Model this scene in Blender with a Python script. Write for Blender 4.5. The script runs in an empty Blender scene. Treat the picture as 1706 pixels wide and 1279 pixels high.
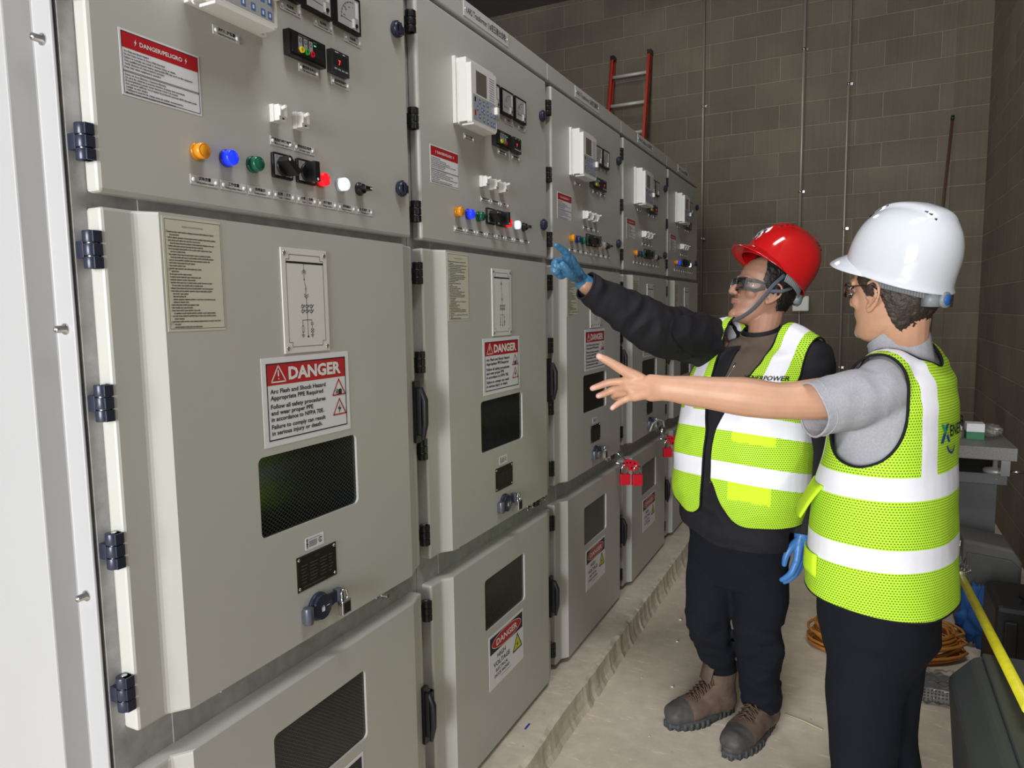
import bpy, bmesh, math, random
import numpy as np
from mathutils import Vector, Matrix, noise
from mathutils.geometry import tessellate_polygon
random.seed(7)
PI = math.pi
SC = bpy.context.scene
COL = SC.collection

# ------------------------------------------------------------ camera
YAW, PITCH, ROLL, FPX = 0.4564, -0.1035, -0.0147, 1181.5
CAM = Vector((1.0013, -0.6612, 1.472))
fw = Vector((-math.sin(YAW)*math.cos(PITCH), math.cos(YAW)*math.cos(PITCH), math.sin(PITCH)))
rt = Vector((math.cos(YAW), math.sin(YAW), 0)); up = rt.cross(fw)
rt2 = math.cos(ROLL)*rt + math.sin(ROLL)*up; up2 = -math.sin(ROLL)*rt + math.cos(ROLL)*up
cd = bpy.data.cameras.new('camera'); cam = bpy.data.objects.new('camera', cd); COL.objects.link(cam)
cd.sensor_width = 36; cd.lens = FPX/1706*36; cd.clip_start = .02; cd.clip_end = 60
M = Matrix.Identity(4)
for i in range(3):
    M[i][0], M[i][1], M[i][2], M[i][3] = rt2[i], up2[i], -fw[i], CAM[i]
cam.matrix_world = M
SC.camera = cam

# ------------------------------------------------------------ light
w = bpy.data.worlds.new('world'); SC.world = w; w.use_nodes = True
w.node_tree.nodes['Background'].inputs[0].default_value = (.82, .91, 1, 1)
w.node_tree.nodes['Background'].inputs[1].default_value = .17
def area(name, loc, aim, sx, sy, power, col):
    l = bpy.data.lights.new(name, 'AREA'); l.shape = 'RECTANGLE'; l.size = sx; l.size_y = sy
    l.energy = power; l.color = col
    o = bpy.data.objects.new(name, l); COL.objects.link(o); o.location = loc
    o.rotation_euler = (Vector(aim)-Vector(loc)).to_track_quat('-Z', 'Y').to_euler()
    return o
area('daylight_door', (.35, -5.6, 1.7), (.6, 3, 1.1), 2.4, 2.6, 500, (.97, .985, 1))
area('ceiling_light_far', (-.6, 4.4, 4.35), (.3, 4.4, 0), 1.2, .3, 16, (1, .93, .82))
area('ceiling_light_near', (1.1, .3, 4.35), (.9, .5, 0), 1.4, .5, 48, (.98, .985, 1))
SC.view_settings.view_transform = 'Standard'; SC.view_settings.look = 'None'
SC.view_settings.gamma = 1; SC.view_settings.exposure = 0.0
SC.view_settings.use_curve_mapping = False
SC.cycles.max_bounces = 8

# ------------------------------------------------------------ materials
def new_mat(name):
    m = bpy.data.materials.new(name); m.use_nodes = True
    nt = m.node_tree; b = nt.nodes['Principled BSDF']
    return m, nt, b
def nd(nt, t, **kw):
    n = nt.nodes.new(t)
    for k, v in kw.items():
        if k.startswith('i_'): n.inputs[k[2:].replace('_', ' ')].default_value = v
        else: setattr(n, k, v)
    return n
def mat(name, col, rough=.5, metal=0, var=0, vscale=8, bump=0, bscale=60, bdist=.002, emit=None, es=0, coat=0, spec=None, alpha=None, trans=0, sss=0):
    m, nt, b = new_mat(name)
    c = (*col, 1)
    b.inputs['Base Color'].default_value = c; b.inputs['Roughness'].default_value = rough; b.inputs['Metallic'].default_value = metal
    if spec is not None: b.inputs['Specular IOR Level'].default_value = spec
    if coat: b.inputs['Coat Weight'].default_value = coat; b.inputs['Coat Roughness'].default_value = .05
    if trans: b.inputs['Transmission Weight'].default_value = trans
    if sss:
        b.inputs['Subsurface Weight'].default_value = sss; b.inputs['Subsurface Radius'].default_value = (.012, .005, .003); b.inputs['Subsurface Scale'].default_value = 1
    if emit: b.inputs['Emission Color'].default_value = (*emit, 1); b.inputs['Emission Strength'].default_value = es
    tc = nd(nt, 'ShaderNodeTexCoord')
    if var:
        n = nd(nt, 'ShaderNodeTexNoise', i_Scale=vscale, i_Detail=5.0, i_Roughness=.6)
        nt.links.new(tc.outputs['Object'], n.inputs['Vector'])
        r = nd(nt, 'ShaderNodeMapRange'); r.inputs['From Min'].default_value = .3; r.inputs['From Max'].default_value = .7
        r.inputs['To Min'].default_value = 1-var; r.inputs['To Max'].default_value = 1+var
        nt.links.new(n.outputs['Fac'], r.inputs['Value'])
        mx = nd(nt, 'ShaderNodeVectorMath', operation='SCALE'); mx.inputs[0].default_value = col
        nt.links.new(r.outputs['Result'], mx.inputs['Scale']); nt.links.new(mx.outputs[0], b.inputs['Base Color'])
    if bump:
        n2 = nd(nt, 'ShaderNodeTexNoise', i_Scale=bscale, i_Detail=4.0)
        nt.links.new(tc.outputs['Object'], n2.inputs['Vector'])
        bp = nd(nt, 'ShaderNodeBump'); bp.inputs['Strength'].default_value = bump; bp.inputs['Distance'].default_value = bdist
        nt.links.new(n2.outputs['Fac'], bp.inputs['Height']); nt.links.new(bp.outputs[0], b.inputs['Normal'])
    return m
PAINT = mat('light_grey_powder_coat', (.50, .495, .457), .42, var=.015, vscale=3, bump=.12, bscale=900, bdist=.0004)
SIDEP = mat('side_panel_paint', (.42, .42, .425), .45, var=.01, bump=.1, bscale=900, bdist=.0004)
GALV = mat('galvanised_steel', (.42, .42, .415), .45, .25, var=.18, vscale=30, bump=.1, bscale=200, bdist=.0004)
BLK = mat('black_plastic', (.012, .012, .013), .35)
NAVY = mat('blue_black_zinc', (.03, .035, .06), .3, .25)
STEEL = mat('bright_steel', (.6, .6, .6), .22, 1)
CHROME = mat('chrome', (.75, .75, .75), .08, 1)
WHITEP = mat('white_plastic', (.74, .73, .69), .4)
PAPER = mat('label_white', (.80, .79, .83), .35)
CREAM = mat('label_cream', (.62, .61, .50), .3, var=.04, vscale=20)
RED = mat('label_red', (.48, .012, .02), .35)
INK = mat('print_black', (.012, .012, .014), .5)
WHITEINK = mat('print_white', (.8, .8, .8), .5)
YEL = mat('print_yellow', (.62, .62, .02), .4)
GREYP = mat('keypad_grey', (.36, .37, .39), .35)
BLUEK = mat('key_blue', (.06, .15, .42), .4)
LCD = mat('lcd_grey', (.14, .13, .11), .15)
METERW = mat('meter_face', (.45, .46, .46), .18)
TAGW = mat('tag_aluminium', (.62, .62, .61), .35)
PIN = mat('tag_pin_white', (.85, .85, .85), .3)
RUBBER = mat('dark_rubber', (.02, .02, .02), .7)
def lamp_mats(nm, col, lit):
    return mat('lens_'+nm+('_lit' if lit else ''), col if not lit else tuple(min(1, c*1.0) for c in col), .25, coat=.5,
               emit=col if lit else None, es=lit)
# mesh screen behind glass
def screen_mat():
    m, nt, b = new_mat('window_glass_with_wire_mesh')
    tc = nd(nt, 'ShaderNodeTexCoord'); sx = nd(nt, 'ShaderNodeSeparateXYZ'); nt.links.new(tc.outputs['Object'], sx.inputs[0])
    outs = []
    for s in (1, -1):
        a = nd(nt, 'ShaderNodeMath', operation='MULTIPLY'); a.inputs[1].default_value = s*.8; nt.links.new(sx.outputs['Y'], a.inputs[0])
        c = nd(nt, 'ShaderNodeMath', operation='ADD'); nt.links.new(a.outputs[0], c.inputs[0]); nt.links.new(sx.outputs['Z'], c.inputs[1])
        d = nd(nt, 'ShaderNodeMath', operation='MULTIPLY'); d.inputs[1].default_value = 1/.0085; nt.links.new(c.outputs[0], d.inputs[0])
        e = nd(nt, 'ShaderNodeMath', operation='FRACT'); nt.links.new(d.outputs[0], e.inputs[0])
        g = nd(nt, 'ShaderNodeMath', operation='LESS_THAN'); g.inputs[1].default_value = .15; nt.links.new(e.outputs[0], g.inputs[0])
        outs.append(g)
    mx = nd(nt, 'ShaderNodeMath', operation='MAXIMUM'); nt.links.new(outs[0].outputs[0], mx.inputs[0]); nt.links.new(outs[1].outputs[0], mx.inputs[1])
    mc = nd(nt, 'ShaderNodeMixRGB'); mc.inputs[1].default_value = (.006, .007, .007, 1); mc.inputs[2].default_value = (.055, .058, .055, 1)
    nt.links.new(mx.outputs[0], mc.inputs[0]); nt.links.new(mc.outputs[0], b.inputs['Base Color'])
    b.inputs['Roughness'].default_value = .12
    return m
SCREEN = screen_mat()

# ------------------------------------------------------------ mesh builder
_textcache = {}
def text_mesh(s, bold=0):
    k = (s, bold)
    if k not in _textcache:
        c = bpy.data.curves.new('t', 'FONT'); c.body = s; c.size = 1; c.resolution_u = 2; c.offset = bold; c.fill_mode = 'FRONT'
        o = bpy.data.objects.new('t', c); COL.objects.link(o)
        dg = bpy.context.evaluated_depsgraph_get(); me = bpy.data.meshes.new_from_object(o.evaluated_get(dg))
        vs = [(v.co.x, v.co.y) for v in me.vertices]; fs = [tuple(p.vertices) for p in me.polygons]
        bpy.data.objects.remove(o); bpy.data.curves.remove(c); bpy.data.meshes.remove(me)
        if vs:
            x0 = min(v[0] for v in vs); x1 = max(v[0] for v in vs)
        else: x0 = x1 = 0
        _textcache[k] = (vs, fs, x0, x1)
    return _textcache[k]
class MB:
    def __init__(s): s.v = []; s.f = []; s.m = []; s.sm = []
    def add(s, vs, fs, m=0, smooth=False):
        n = len(s.v); s.v += [tuple(v) for v in vs]
        for f in fs: s.f.append(tuple(i+n for i in f)); s.m.append(m); s.sm.append(smooth)
        return s
    def box(s, x0, x1, y0, y1, z0, z1, m=0):
        v = [(x, y, z) for x in (x0, x1) for y in (y0, y1) for z in (z0, z1)]
        return s.add(v, [(0, 1, 3, 2), (4, 6, 7, 5), (0, 4, 5, 1), (2, 3, 7, 6), (0, 2, 6, 4), (1, 5, 7, 3)], m)
    def prism(s, pts, a0, a1, axis='x', m=0, smooth=False):
        # pts 2D outline; axis x: pts=(y,z); axis z: pts=(x,y); axis y: pts=(x,z)
        def P(p, a): return (a, p[0], p[1]) if axis == 'x' else (p[0], p[1], a) if axis == 'z' else (p[0], a, p[1])
        n = len(pts); v = [P(p, a0) for p in pts]+[P(p, a1) for p in pts]
        tri = tessellate_polygon([[Vector((p[0], p[1], 0)) for p in pts]])
        fs = [tuple(reversed(t)) for t in tri]+[tuple(i+n for i in t) for t in tri]
        s.add(v, fs, m); k = len(s.v)-2*n
        for i in range(n):
            j = (i+1) % n; s.f.append((k+i, k+j, k+n+j, k+n+i)); s.m.append(m); s.sm.append(smooth)
        return s
    def lathe(s, c, prof, n=24, axis='x', m=0, ms=None, smooth=True, cap=True, dirv=None):
        # prof: list of (a, r) along axis
        c = Vector(c)
        if dirv is None: dirv = {'x': (1, 0, 0), 'y': (0, 1, 0), 'z': (0, 0, 1)}[axis]
        d = Vector(dirv).normalized(); t = Vector((0, 0, 1)) if abs(d.z) < .9 else Vector((0, 1, 0))
        e1 = t.cross(d).normalized(); e2 = d.cross(e1)
        v = []
        for a, r in prof:
            for i in range(n):
                an = 2*PI*i/n; v.append(c+d*a+e1*(r*math.cos(an))+e2*(r*math.sin(an)))
        k0 = len(s.v); s.v += [tuple(p) for p in v]
        for j in range(len(prof)-1):
            mm = ms[j] if ms else m
            for i in range(n):
                i2 = (i+1) % n; s.f.append((k0+j*n+i, k0+j*n+i2, k0+(j+1)*n+i2, k0+(j+1)*n+i)); s.m.append(mm); s.sm.append(smooth)
        if cap:
            s.f.append(tuple(k0+i for i in reversed(range(n)))); s.m.append(ms[0] if ms else m); s.sm.append(False)
            s.f.append(tuple(k0+(len(prof)-1)*n+i for i in range(n))); s.m.append(ms[-1] if ms else m); s.sm.append(False)
        return s
    def cyl(s, c, r, h, axis='x', n=20, m=0, dirv=None): return s.lathe(c, [(0, r), (h, r)], n, axis, m, dirv=dirv)
    def tube(s, pts, r, n=8, m=0, closed=False, flat=None):
        pts = [Vector(p) for p in pts]; N = len(pts); rr = r if hasattr(r, '__len__') else [r]*N
        T = [((pts[(i+1) % N] if closed or i < N-1 else pts[i])-(pts[(i-1) % N] if closed or i > 0 else pts[i])).normalized() for i in range(N)]
        t = Vector((0, 0, 1)) if abs(T[0].z) < .9 else Vector((1, 0, 0))
        e = (t-T[0]*t.dot(T[0])).normalized(); v = []
        for i in range(N):
            e = (e-T[i]*e.dot(T[i])).normalized(); b = T[i].cross(e)
            for k in range(n):
                an = 2*PI*k/n; v.append(pts[i]+e*(rr[i]*math.cos(an))+b*(rr[i]*(flat or 1)*math.sin(an)))
        fs = [(j*n+k, j*n+(k+1) % n, ((j+1) % N)*n+(k+1) % n, ((j+1) % N)*n+k) for j in range(N if closed else N-1) for k in range(n)]
        s.add(v, fs, m, True)
        if not closed:
            k0 = len(s.v)-N*n
            s.f += [tuple(k0+i for i in reversed(range(n))), tuple(k0+(N-1)*n+i for i in range(n))]; s.m += [m, m]; s.sm += [False, False]
        return s
    def quad(s, p, m=0): return s.add(p, [(0, 1, 2, 3)], m)
    def rect(s, x, u0, u1, z0, z1, m=0): return s.quad([(x, u0, z0), (x, u1, z0), (x, u1, z1), (x, u0, z1)], m)
    def text(s, t, x, u, z, h, m=0, align='l', fit=None, bold=0, vert=False):
        # writing on a face looking to +x; h = cap height; fit = width in metres
        vs, fs, a, b = text_mesh(t, bold)
        if not vs: return s
        k = h/.73; kx = k if fit is None else fit/(b-a)
        wd = (b-a)*kx; off = {'l': 0, 'c': -wd/2, 'r': -wd}[align]
        if vert: return s.add([(x, u-p[1]*k, z+(p[0]-a)*kx+off) for p in vs], fs, m)
        return s.add([(x, u+(p[0]-a)*kx+off, z+p[1]*k) for p in vs], fs, m)
    def frame(s, x, u0, u1, z0, z1, t, m=0):
        s.rect(x, u0, u1, z0, z0+t, m); s.rect(x, u0, u1, z1-t, z1, m); s.rect(x, u0, u0+t, z0+t, z1-t, m); s.rect(x, u1-t, u1, z0+t, z1-t, m)
        return s
    def line(s, x, a, b, t, m=0):
        dx, dz = b[0]-a[0], b[1]-a[1]; L = math.hypot(dx, dz) or 1; nx, nz = -dz/L*t/2, dx/L*t/2
        return s.quad([(x, a[0]-nx, a[1]-nz), (x, b[0]-nx, b[1]-nz), (x, b[0]+nx, b[1]+nz), (x, a[0]+nx, a[1]+nz)], m)
    def pline(s, x, pts, t, m=0):
        for a, b in zip(pts, pts[1:]): s.line(x, a, b, t, m)
        return s
    def flat(s, x, pts, m=0):
        tri = tessellate_polygon([[Vector((p[0], p[1], 0)) for p in pts]])
        return s.add([(x, p[0], p[1]) for p in pts], tri, m)
    def mesh(s, name, mats, xf=None):
        me = bpy.data.meshes.new(name)
        v = s.v if xf is None else [tuple(xf @ Vector(p)) for p in s.v]
        me.from_pydata(v, [], s.f)
        for m in mats: me.materials.append(m)
        me.polygons.foreach_set('material_index', s.m); me.polygons.foreach_set('use_smooth', s.sm)
        me.update(); return me
def ring(c, r, n=24, r2=None, a0=0, a1=2*PI):
    r2 = r2 or r; N = n if abs(a1-a0-2*PI) < 1e-6 else n+1
    return [(c[0]+r*math.cos(a0+(a1-a0)*i/n), c[1]+r2*math.sin(a0+(a1-a0)*i/n)) for i in range(N)]
def rrect(u0, u1, z0, z1, r, n=5):
    o = []
    for cx, cz, a in ((u1-r, z1-r, 0), (u0+r, z1-r, 90), (u0+r, z0+r, 180), (u1-r, z0+r, 270)):
        for i in range(n+1):
            t = math.radians(a+90*i/n); o.append((cx+r*math.cos(t), cz+r*math.sin(t)))
    return o
def plate_with_hole(mb, x, outer, hole, m=0):
    V = [Vector((p[0], p[1], 0)) for p in outer]; H = [Vector((p[0], p[1], 0)) for p in hole]
    tri = tessellate_polygon([V, H]); al = outer+hole
    mb.add([(x, p[0], p[1]) for p in al], tri, m)
def link(o, parent=None, loc=(0, 0, 0)):
    COL.objects.link(o)
    if parent is not None: o.parent = parent
    o.location = loc; return o
def bevel(o, w=.002, seg=2, ang=35):
    b = o.modifiers.new('bevel', 'BEVEL'); b.width = w; b.segments = seg; b.limit_method = 'ANGLE'; b.angle_limit = math.radians(ang)
    b.harden_normals = False; return o
def thing(name, label, cat, loc=(0, 0, 0), group=None, rotz=0):
    o = bpy.data.objects.new(name, None); COL.objects.link(o); o.location = loc; o.rotation_euler = (0, 0, rotz)
    o.empty_display_size = .1; o['label'] = label; o['category'] = cat
    if group: o['group'] = group
    return o
def tag(o, label, cat, group=None, kind=None):
    if label: o['label'] = label
    if cat: o['category'] = cat
    if group: o['group'] = group
    if kind: o['kind'] = kind
    return o
def struct(name, me, bev=0):
    o = bpy.data.objects.new(name, me); COL.objects.link(o); o['kind'] = 'structure'
    if bev: bevel(o, bev)
    return o
def fixn(me):
    bm = bmesh.new(); bm.from_mesh(me); bmesh.ops.recalc_face_normals(bm, faces=bm.faces); bm.to_mesh(me); bm.free(); return me
def single(name, mb, mats, label, cat, loc=(0, 0, 0), group=None, bev=0):
    # one-mesh thing; mesh given in world coordinates, origin moved to loc
    me = mb.mesh(name, mats, Matrix.Translation(-Vector(loc))); fixn(me)
    o = bpy.data.objects.new(name, me); COL.objects.link(o); o.location = loc
    if bev: bevel(o, bev)
    return tag(o, label, cat, group)
def part(name, mb, mats, parent, bev=0, label=None, base=None, kind=None):
    # mesh in world coordinates under a parent
    t = Vector(parent['wloc']) if 'wloc' in parent else parent.location
    me = mb.mesh(name, mats, Matrix.Translation(-Vector(t))); fixn(me)
    o = bpy.data.objects.new(name, me); link(o, parent); 
    if bev: bevel(o, bev)
    if label: o['label'] = label
    if kind: o['kind'] = kind
    o['wloc'] = list(t)
    return o
# ------------------------------------------------------------ room
def block_mat(name, col, ax, bw=.406, bh=.204, stack=False, off=0.0):
    m, nt, b = new_mat(name)
    tc = nd(nt, 'ShaderNodeTexCoord'); sx = nd(nt, 'ShaderNodeSeparateXYZ'); nt.links.new(tc.outputs['Object'], sx.inputs[0])
    cb = nd(nt, 'ShaderNodeCombineXYZ')
    ad = nd(nt, 'ShaderNodeMath', operation='ADD'); ad.inputs[1].default_value = off
    nt.links.new(sx.outputs[ax], ad.inputs[0]); nt.links.new(ad.outputs[0], cb.inputs[0]); 
    az = nd(nt, 'ShaderNodeMath', operation='ADD'); az.inputs[1].default_value = .03
    nt.links.new(sx.outputs['Z'], az.inputs[0]); nt.links.new(az.outputs[0], cb.inputs[1])
    br = nd(nt, 'ShaderNodeTexBrick'); br.offset = 0 if stack else .5
    br.inputs['Scale'].default_value = 1; br.inputs['Brick Width'].default_value = bw; br.inputs['Row Height'].default_value = bh
    br.inputs['Mortar Size'].default_value = .0065; br.inputs['Mortar Smooth'].default_value = .35; br.inputs['Bias'].default_value = 0
    br.inputs['Color1'].default_value = (*[c*.84 for c in col], 1); br.inputs['Color2'].default_value = (*[c*1.06 for c in col], 1)
    br.inputs['Mortar'].default_value = (*[c*1.45 for c in col], 1)
    nt.links.new(cb.outputs[0], br.inputs['Vector'])
    n1 = nd(nt, 'ShaderNodeTexNoise', i_Scale=2.2, i_Detail=6.0); nt.links.new(tc.outputs['Object'], n1.inputs['Vector'])
    # vertical combing on some blocks
    mp = nd(nt, 'ShaderNodeMapping'); mp.inputs['Scale'].default_value = (90, 90, 1.5); nt.links.new(tc.outputs['Object'], mp.inputs[0])
    n2 = nd(nt, 'ShaderNodeTexNoise', i_Scale=1.0, i_Detail=3.0); nt.links.new(mp.outputs[0], n2.inputs['Vector'])
    r1 = nd(nt, 'ShaderNodeMapRange'); r1.inputs['From Min'].default_value = .3; r1.inputs['From Max'].default_value = .7; r1.inputs['To Min'].default_value = .84; r1.inputs['To Max'].default_value = 1.14
    nt.links.new(n1.outputs['Fac'], r1.inputs['Value'])
    r2 = nd(nt, 'ShaderNodeMapRange'); r2.inputs['From Min'].default_value = .3; r2.inputs['From Max'].default_value = .7; r2.inputs['To Min'].default_value = .93; r2.inputs['To Max'].default_value = 1.07
    nt.links.new(n2.outputs['Fac'], r2.inputs['Value'])
    mu = nd(nt, 'ShaderNodeMath', operation='MULTIPLY'); nt.links.new(r1.outputs[0], mu.inputs[0]); nt.links.new(r2.outputs[0], mu.inputs[1])
    vm = nd(nt, 'ShaderNodeVectorMath', operation='SCALE'); nt.links.new(br.outputs['Color'], vm.inputs[0]); nt.links.new(mu.outputs[0], vm.inputs['Scale'])
    nt.links.new(vm.outputs[0], b.inputs['Base Color']); b.inputs['Roughness'].default_value = .85
    n3 = nd(nt, 'ShaderNodeTexNoise', i_Scale=160.0, i_Detail=3.0); nt.links.new(tc.outputs['Object'], n3.inputs['Vector'])
    h = nd(nt, 'ShaderNodeMath', operation='MULTIPLY_ADD'); h.inputs[1].default_value = -1.0; nt.links.new(br.outputs['Fac'], h.inputs[0])
    k3 = nd(nt, 'ShaderNodeMath', operation='MULTIPLY'); k3.inputs[1].default_value = .35; nt.links.new(n3.outputs['Fac'], k3.inputs[0]); nt.links.new(k3.outputs[0], h.inputs[2])
    bp = nd(nt, 'ShaderNodeBump'); bp.inputs['Strength'].default_value = .9; bp.inputs['Distance'].default_value = .005
    nt.links.new(h.outputs[0], bp.inputs['Height']); nt.links.new(bp.outputs[0], b.inputs['Normal'])
    return m
WALLC = (.155, .132, .099)
BLOCKX = block_mat('concrete_block_wall', WALLC, 'X', off=.107)
BLOCKY = block_mat('concrete_block_wall_side', (.20, .175, .135), 'Y', off=.1)
BLOCKS = block_mat('concrete_block_corner', (.15, .124, .088), 'X', bw=.30, stack=True, off=-1.61)
def concrete(name, col, sc=1.0, rough=.8):
    m, nt, b = new_mat(name)
    tc = nd(nt, 'ShaderNodeTexCoord')
    n1 = nd(nt, 'ShaderNodeTexNoise', i_Scale=1.6*sc, i_Detail=8.0, i_Roughness=.62); nt.links.new(tc.outputs['Object'], n1.inputs['Vector'])
    n2 = nd(nt, 'ShaderNodeTexNoise', i_Scale=14*sc, i_Detail=6.0, i_Roughness=.6); nt.links.new(tc.outputs['Object'], n2.inputs['Vector'])
    cr = nd(nt, 'ShaderNodeValToRGB'); e = cr.color_ramp.elements
    e[0].position = .3; e[0].color = (*[c*.74 for c in col], 1); e[1].position = .68; e[1].color = (*[c*1.15 for c in col], 1)
    ad = nd(nt, 'ShaderNodeMath', operation='MULTIPLY_ADD'); ad.inputs[1].default_value = .45; nt.links.new(n2.outputs['Fac'], ad.inputs[0])
    k = nd(nt, 'ShaderNodeMath', operation='MULTIPLY'); k.inputs[1].default_value = .55; nt.links.new(n1.outputs['Fac'], k.inputs[0]); nt.links.new(k.outputs[0], ad.inputs[2])
    nt.links.new(ad.outputs[0], cr.inputs[0])
    # pale scuffs and dark specks
    mp = nd(nt, 'ShaderNodeMapping'); mp.inputs['Scale'].default_value = (3, 11, 3); mp.inputs['Rotation'].default_value = (0, 0, .5); nt.links.new(tc.outputs['Object'], mp.inputs[0])
    n4 = nd(nt, 'ShaderNodeTexNoise', i_Scale=2.5, i_Detail=9.0, i_Roughness=.75); nt.links.new(mp.outputs[0], n4.inputs['Vector'])
    r4 = nd(nt, 'ShaderNodeMapRange'); r4.inputs['From Min'].default_value = .57; r4.inputs['From Max'].default_value = .68; nt.links.new(n4.outputs['Fac'], r4.inputs['Value'])
    m4 = nd(nt, 'ShaderNodeMixRGB'); m4.inputs[2].default_value = (*[min(1, c*1.35) for c in col], 1); nt.links.new(r4.outputs[0], m4.inputs[0]); nt.links.new(cr.outputs[0], m4.inputs[1])
    v = nd(nt, 'ShaderNodeTexVoronoi', i_Scale=9.0*sc); nt.links.new(tc.outputs['Object'], v.inputs['Vector'])
    r5 = nd(nt, 'ShaderNodeMapRange'); r5.inputs['From Min'].default_value = .05; r5.inputs['From Max'].default_value = .03; nt.links.new(v.outputs['Distance'], r5.inputs['Value'])
    m5 = nd(nt, 'ShaderNodeMixRGB'); m5.inputs[2].default_value = (*[c*.55 for c in col], 1); nt.links.new(r5.outputs[0], m5.inputs[0]); nt.links.new(m4.outputs[0], m5.inputs[1])
    nt.links.new(m5.outputs[0], b.inputs['Base Color']); b.inputs['Roughness'].default_value = rough
    bp = nd(nt, 'ShaderNodeBump'); bp.inputs['Strength'].default_value = .5; bp.inputs['Distance'].default_value = .004
    nt.links.new(ad.outputs[0], bp.inputs['Height']); nt.links.new(bp.outputs[0], b.inputs['Normal'])
    return m
CONC = concrete('bare_concrete_floor', (.70, .61, .49)); CONC2 = concrete('concrete_plinth', (.66, .585, .475), 1.5)
struct('floor', fixn(MB().box(-2.9, 3.0, -6, 6.4, -.1, 0).mesh('floor', [CONC])))
struct('wall_back', fixn(MB().box(-2.9, 1.62, 6.2, 6.4, 0, 4.8).mesh('wall_back', [BLOCKX])))
struct('trim_1', fixn(MB().box(1.62, 1.9, 6.185, 6.4, 0, 4.8).mesh('trim_1', [BLOCKS])))
struct('wall_right', fixn(MB().box(1.86, 2.06, -1.6, 6.4, 0, 4.8).mesh('wall_right', [BLOCKY])))
struct('wall_left', fixn(MB().box(-3.05, -2.85, -1.6, 6.4, 0, 4.8).mesh('wall_left', [BLOCKY])))
struct('ceiling', fixn(MB().box(-3.05, 2.06, -1.6, 6.4, 4.5, 4.6).mesh('ceiling', [mat('ceiling_dark', (.12, .11, .10), .9)])))
# housekeeping plinth with a ragged edge
pl = MB(); ys = np.linspace(-1.6, 4.75, 300); rng = random.Random(3)
prof = []
for i, y in enumerate(ys):
    e = .132+.010*noise.noise(Vector((y*3, 0, 0)))+.004*noise.noise(Vector((y*22, 3, 0)))
    b2 = e-.002+.006*noise.noise(Vector((y*14, 9, 0)))
    c = max(0, noise.noise(Vector((y*9, 5, 2))))*.014
    d = .003*noise.noise(Vector((y*40, 1, 1)))
    prof.append([(-1.6, y, 0), (-1.6, y, .099), (-.3, y, .099), (e-.014-c, y, .099), (e-.002-c*.4, y, .092-c*.5+d), (b2, y, .055+d), (b2+.006+d, y, .02), (b2+.018+d, y, .0)])
n = len(prof[0]); vs = [p for r in prof for p in r]
fs = [(i*n+k, (i+1)*n+k, (i+1)*n+k+1, i*n+k+1) for i in range(len(prof)-1) for k in range(n-1)]
fs += [tuple(range(n)), tuple(reversed(range((len(prof)-1)*n, len(prof)*n)))]
pl.add(vs, fs)
struct('trim_2', fixn(pl.mesh('trim_2', [CONC2])))

# galvanised conduits on the back wall
CONDM = mat('conduit_grey', (.34, .31, .26), .35, .3)
def conduit(x, z0, z1, label, r=.014):
    t = thing('conduit', label, 'conduit', (x, 6.18, z0), 'conduits on the back wall')
    t['wloc'] = [x, 6.18, z0]
    part('pipe', MB().cyl((x, 6.184, z0), r, z1-z0, 'z', 14), [CONDM], t)
    for z in np.arange(z0+.9, z1, 1.2):
        part('strap', MB().lathe((x, 6.184, z), [(0, r+.003), (.02, r+.003)], 14, 'z').box(x-.002, x+.034, 6.188, 6.198, z, z+.02).lathe((x+.026, 6.19, z+.01), [(0, .005), (-.004, .005)], 8, 'y'), [STEEL], t)
    return t
conduit(.491, 1.56, 4.5, 'thin grey conduit above the white box behind the red helmet')
conduit(.848, .02, 4.5, 'thin grey conduit on the block wall left of the white helmet', .011)
conduit(-.36, 1.2, 4.5, 'thin pale conduit rising behind the far end of the cabinets', .011)
t = thing('junction_box', 'small white plastic box on back wall under the conduit behind red helmet', 'junction box', (.50, 6.2, 1.35)); t['wloc'] = [.50, 6.2, 1.35]
part('box_body', MB().box(.452, .59, 6.13, 6.2, 1.425, 1.56), [WHITEP], t, .01)
part('cable_tail', MB().tube([(.51, 6.16, 1.43), (.512, 6.16, 1.3), (.50, 6.17, 1.15), (.515, 6.18, 1.0), (.52, 6.185, .6)], .009, 8), [CONDM], t)
t = thing('copper_rod', 'thin copper rod leaning in the corner behind the white helmet', 'rod', (1.30, 6.05, 0)); t['wloc'] = [1.30, 6.05, 0]
part('rod', MB().tube([(1.44, 6.06, .0), (1.612, 6.17, 2.94)], .011, 10), [mat('copper', (.36, .19, .13), .35, .8)], t)
part('rod_tip', MB().tube([(1.6115, 6.1697, 2.935), (1.6135, 6.171, 2.97)], .013, 10), [BLK], t)
# red ladder leaning on the back wall
RAIL = mat('ladder_red_fibreglass', (.40, .035, .02), .4, var=.08, vscale=12)
t = thing('ladder', 'red fibreglass ladder with silver rungs leaning on the back wall', 'ladder', (-.9, 5.2, 0)); t['wloc'] = [-.9, 5.2, 0]
RUNG = mat('rung_aluminium', (.50, .49, .46), .5, .2)
xa, xb = -1.225, -.835
def lp(x, s): return Vector((x, 5.25+.90*s, 3.85*s))
def rail(x, d, s1=1.0):
    a, b = lp(x, 0), lp(x, s1); m = MB()
    for (dx0, dx1, dy0, dy1) in ((0, .008, -.035, .035), (0, .03, .028, .035), (0, .03, -.035, -.028)):
        q = [(dx0*d, dy0), (dx1*d, dy0), (dx1*d, dy1), (dx0*d, dy1)]
        m.add([a+Vector((p[0], p[1], 0)) for p in q]+[b+Vector((p[0], p[1], 0)) for p in q],
              [(0, 1, 2, 3), (7, 6, 5, 4), (0, 4, 5, 1), (1, 5, 6, 2), (2, 6, 7, 3), (3, 7, 4, 0)])
    return m
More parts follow.
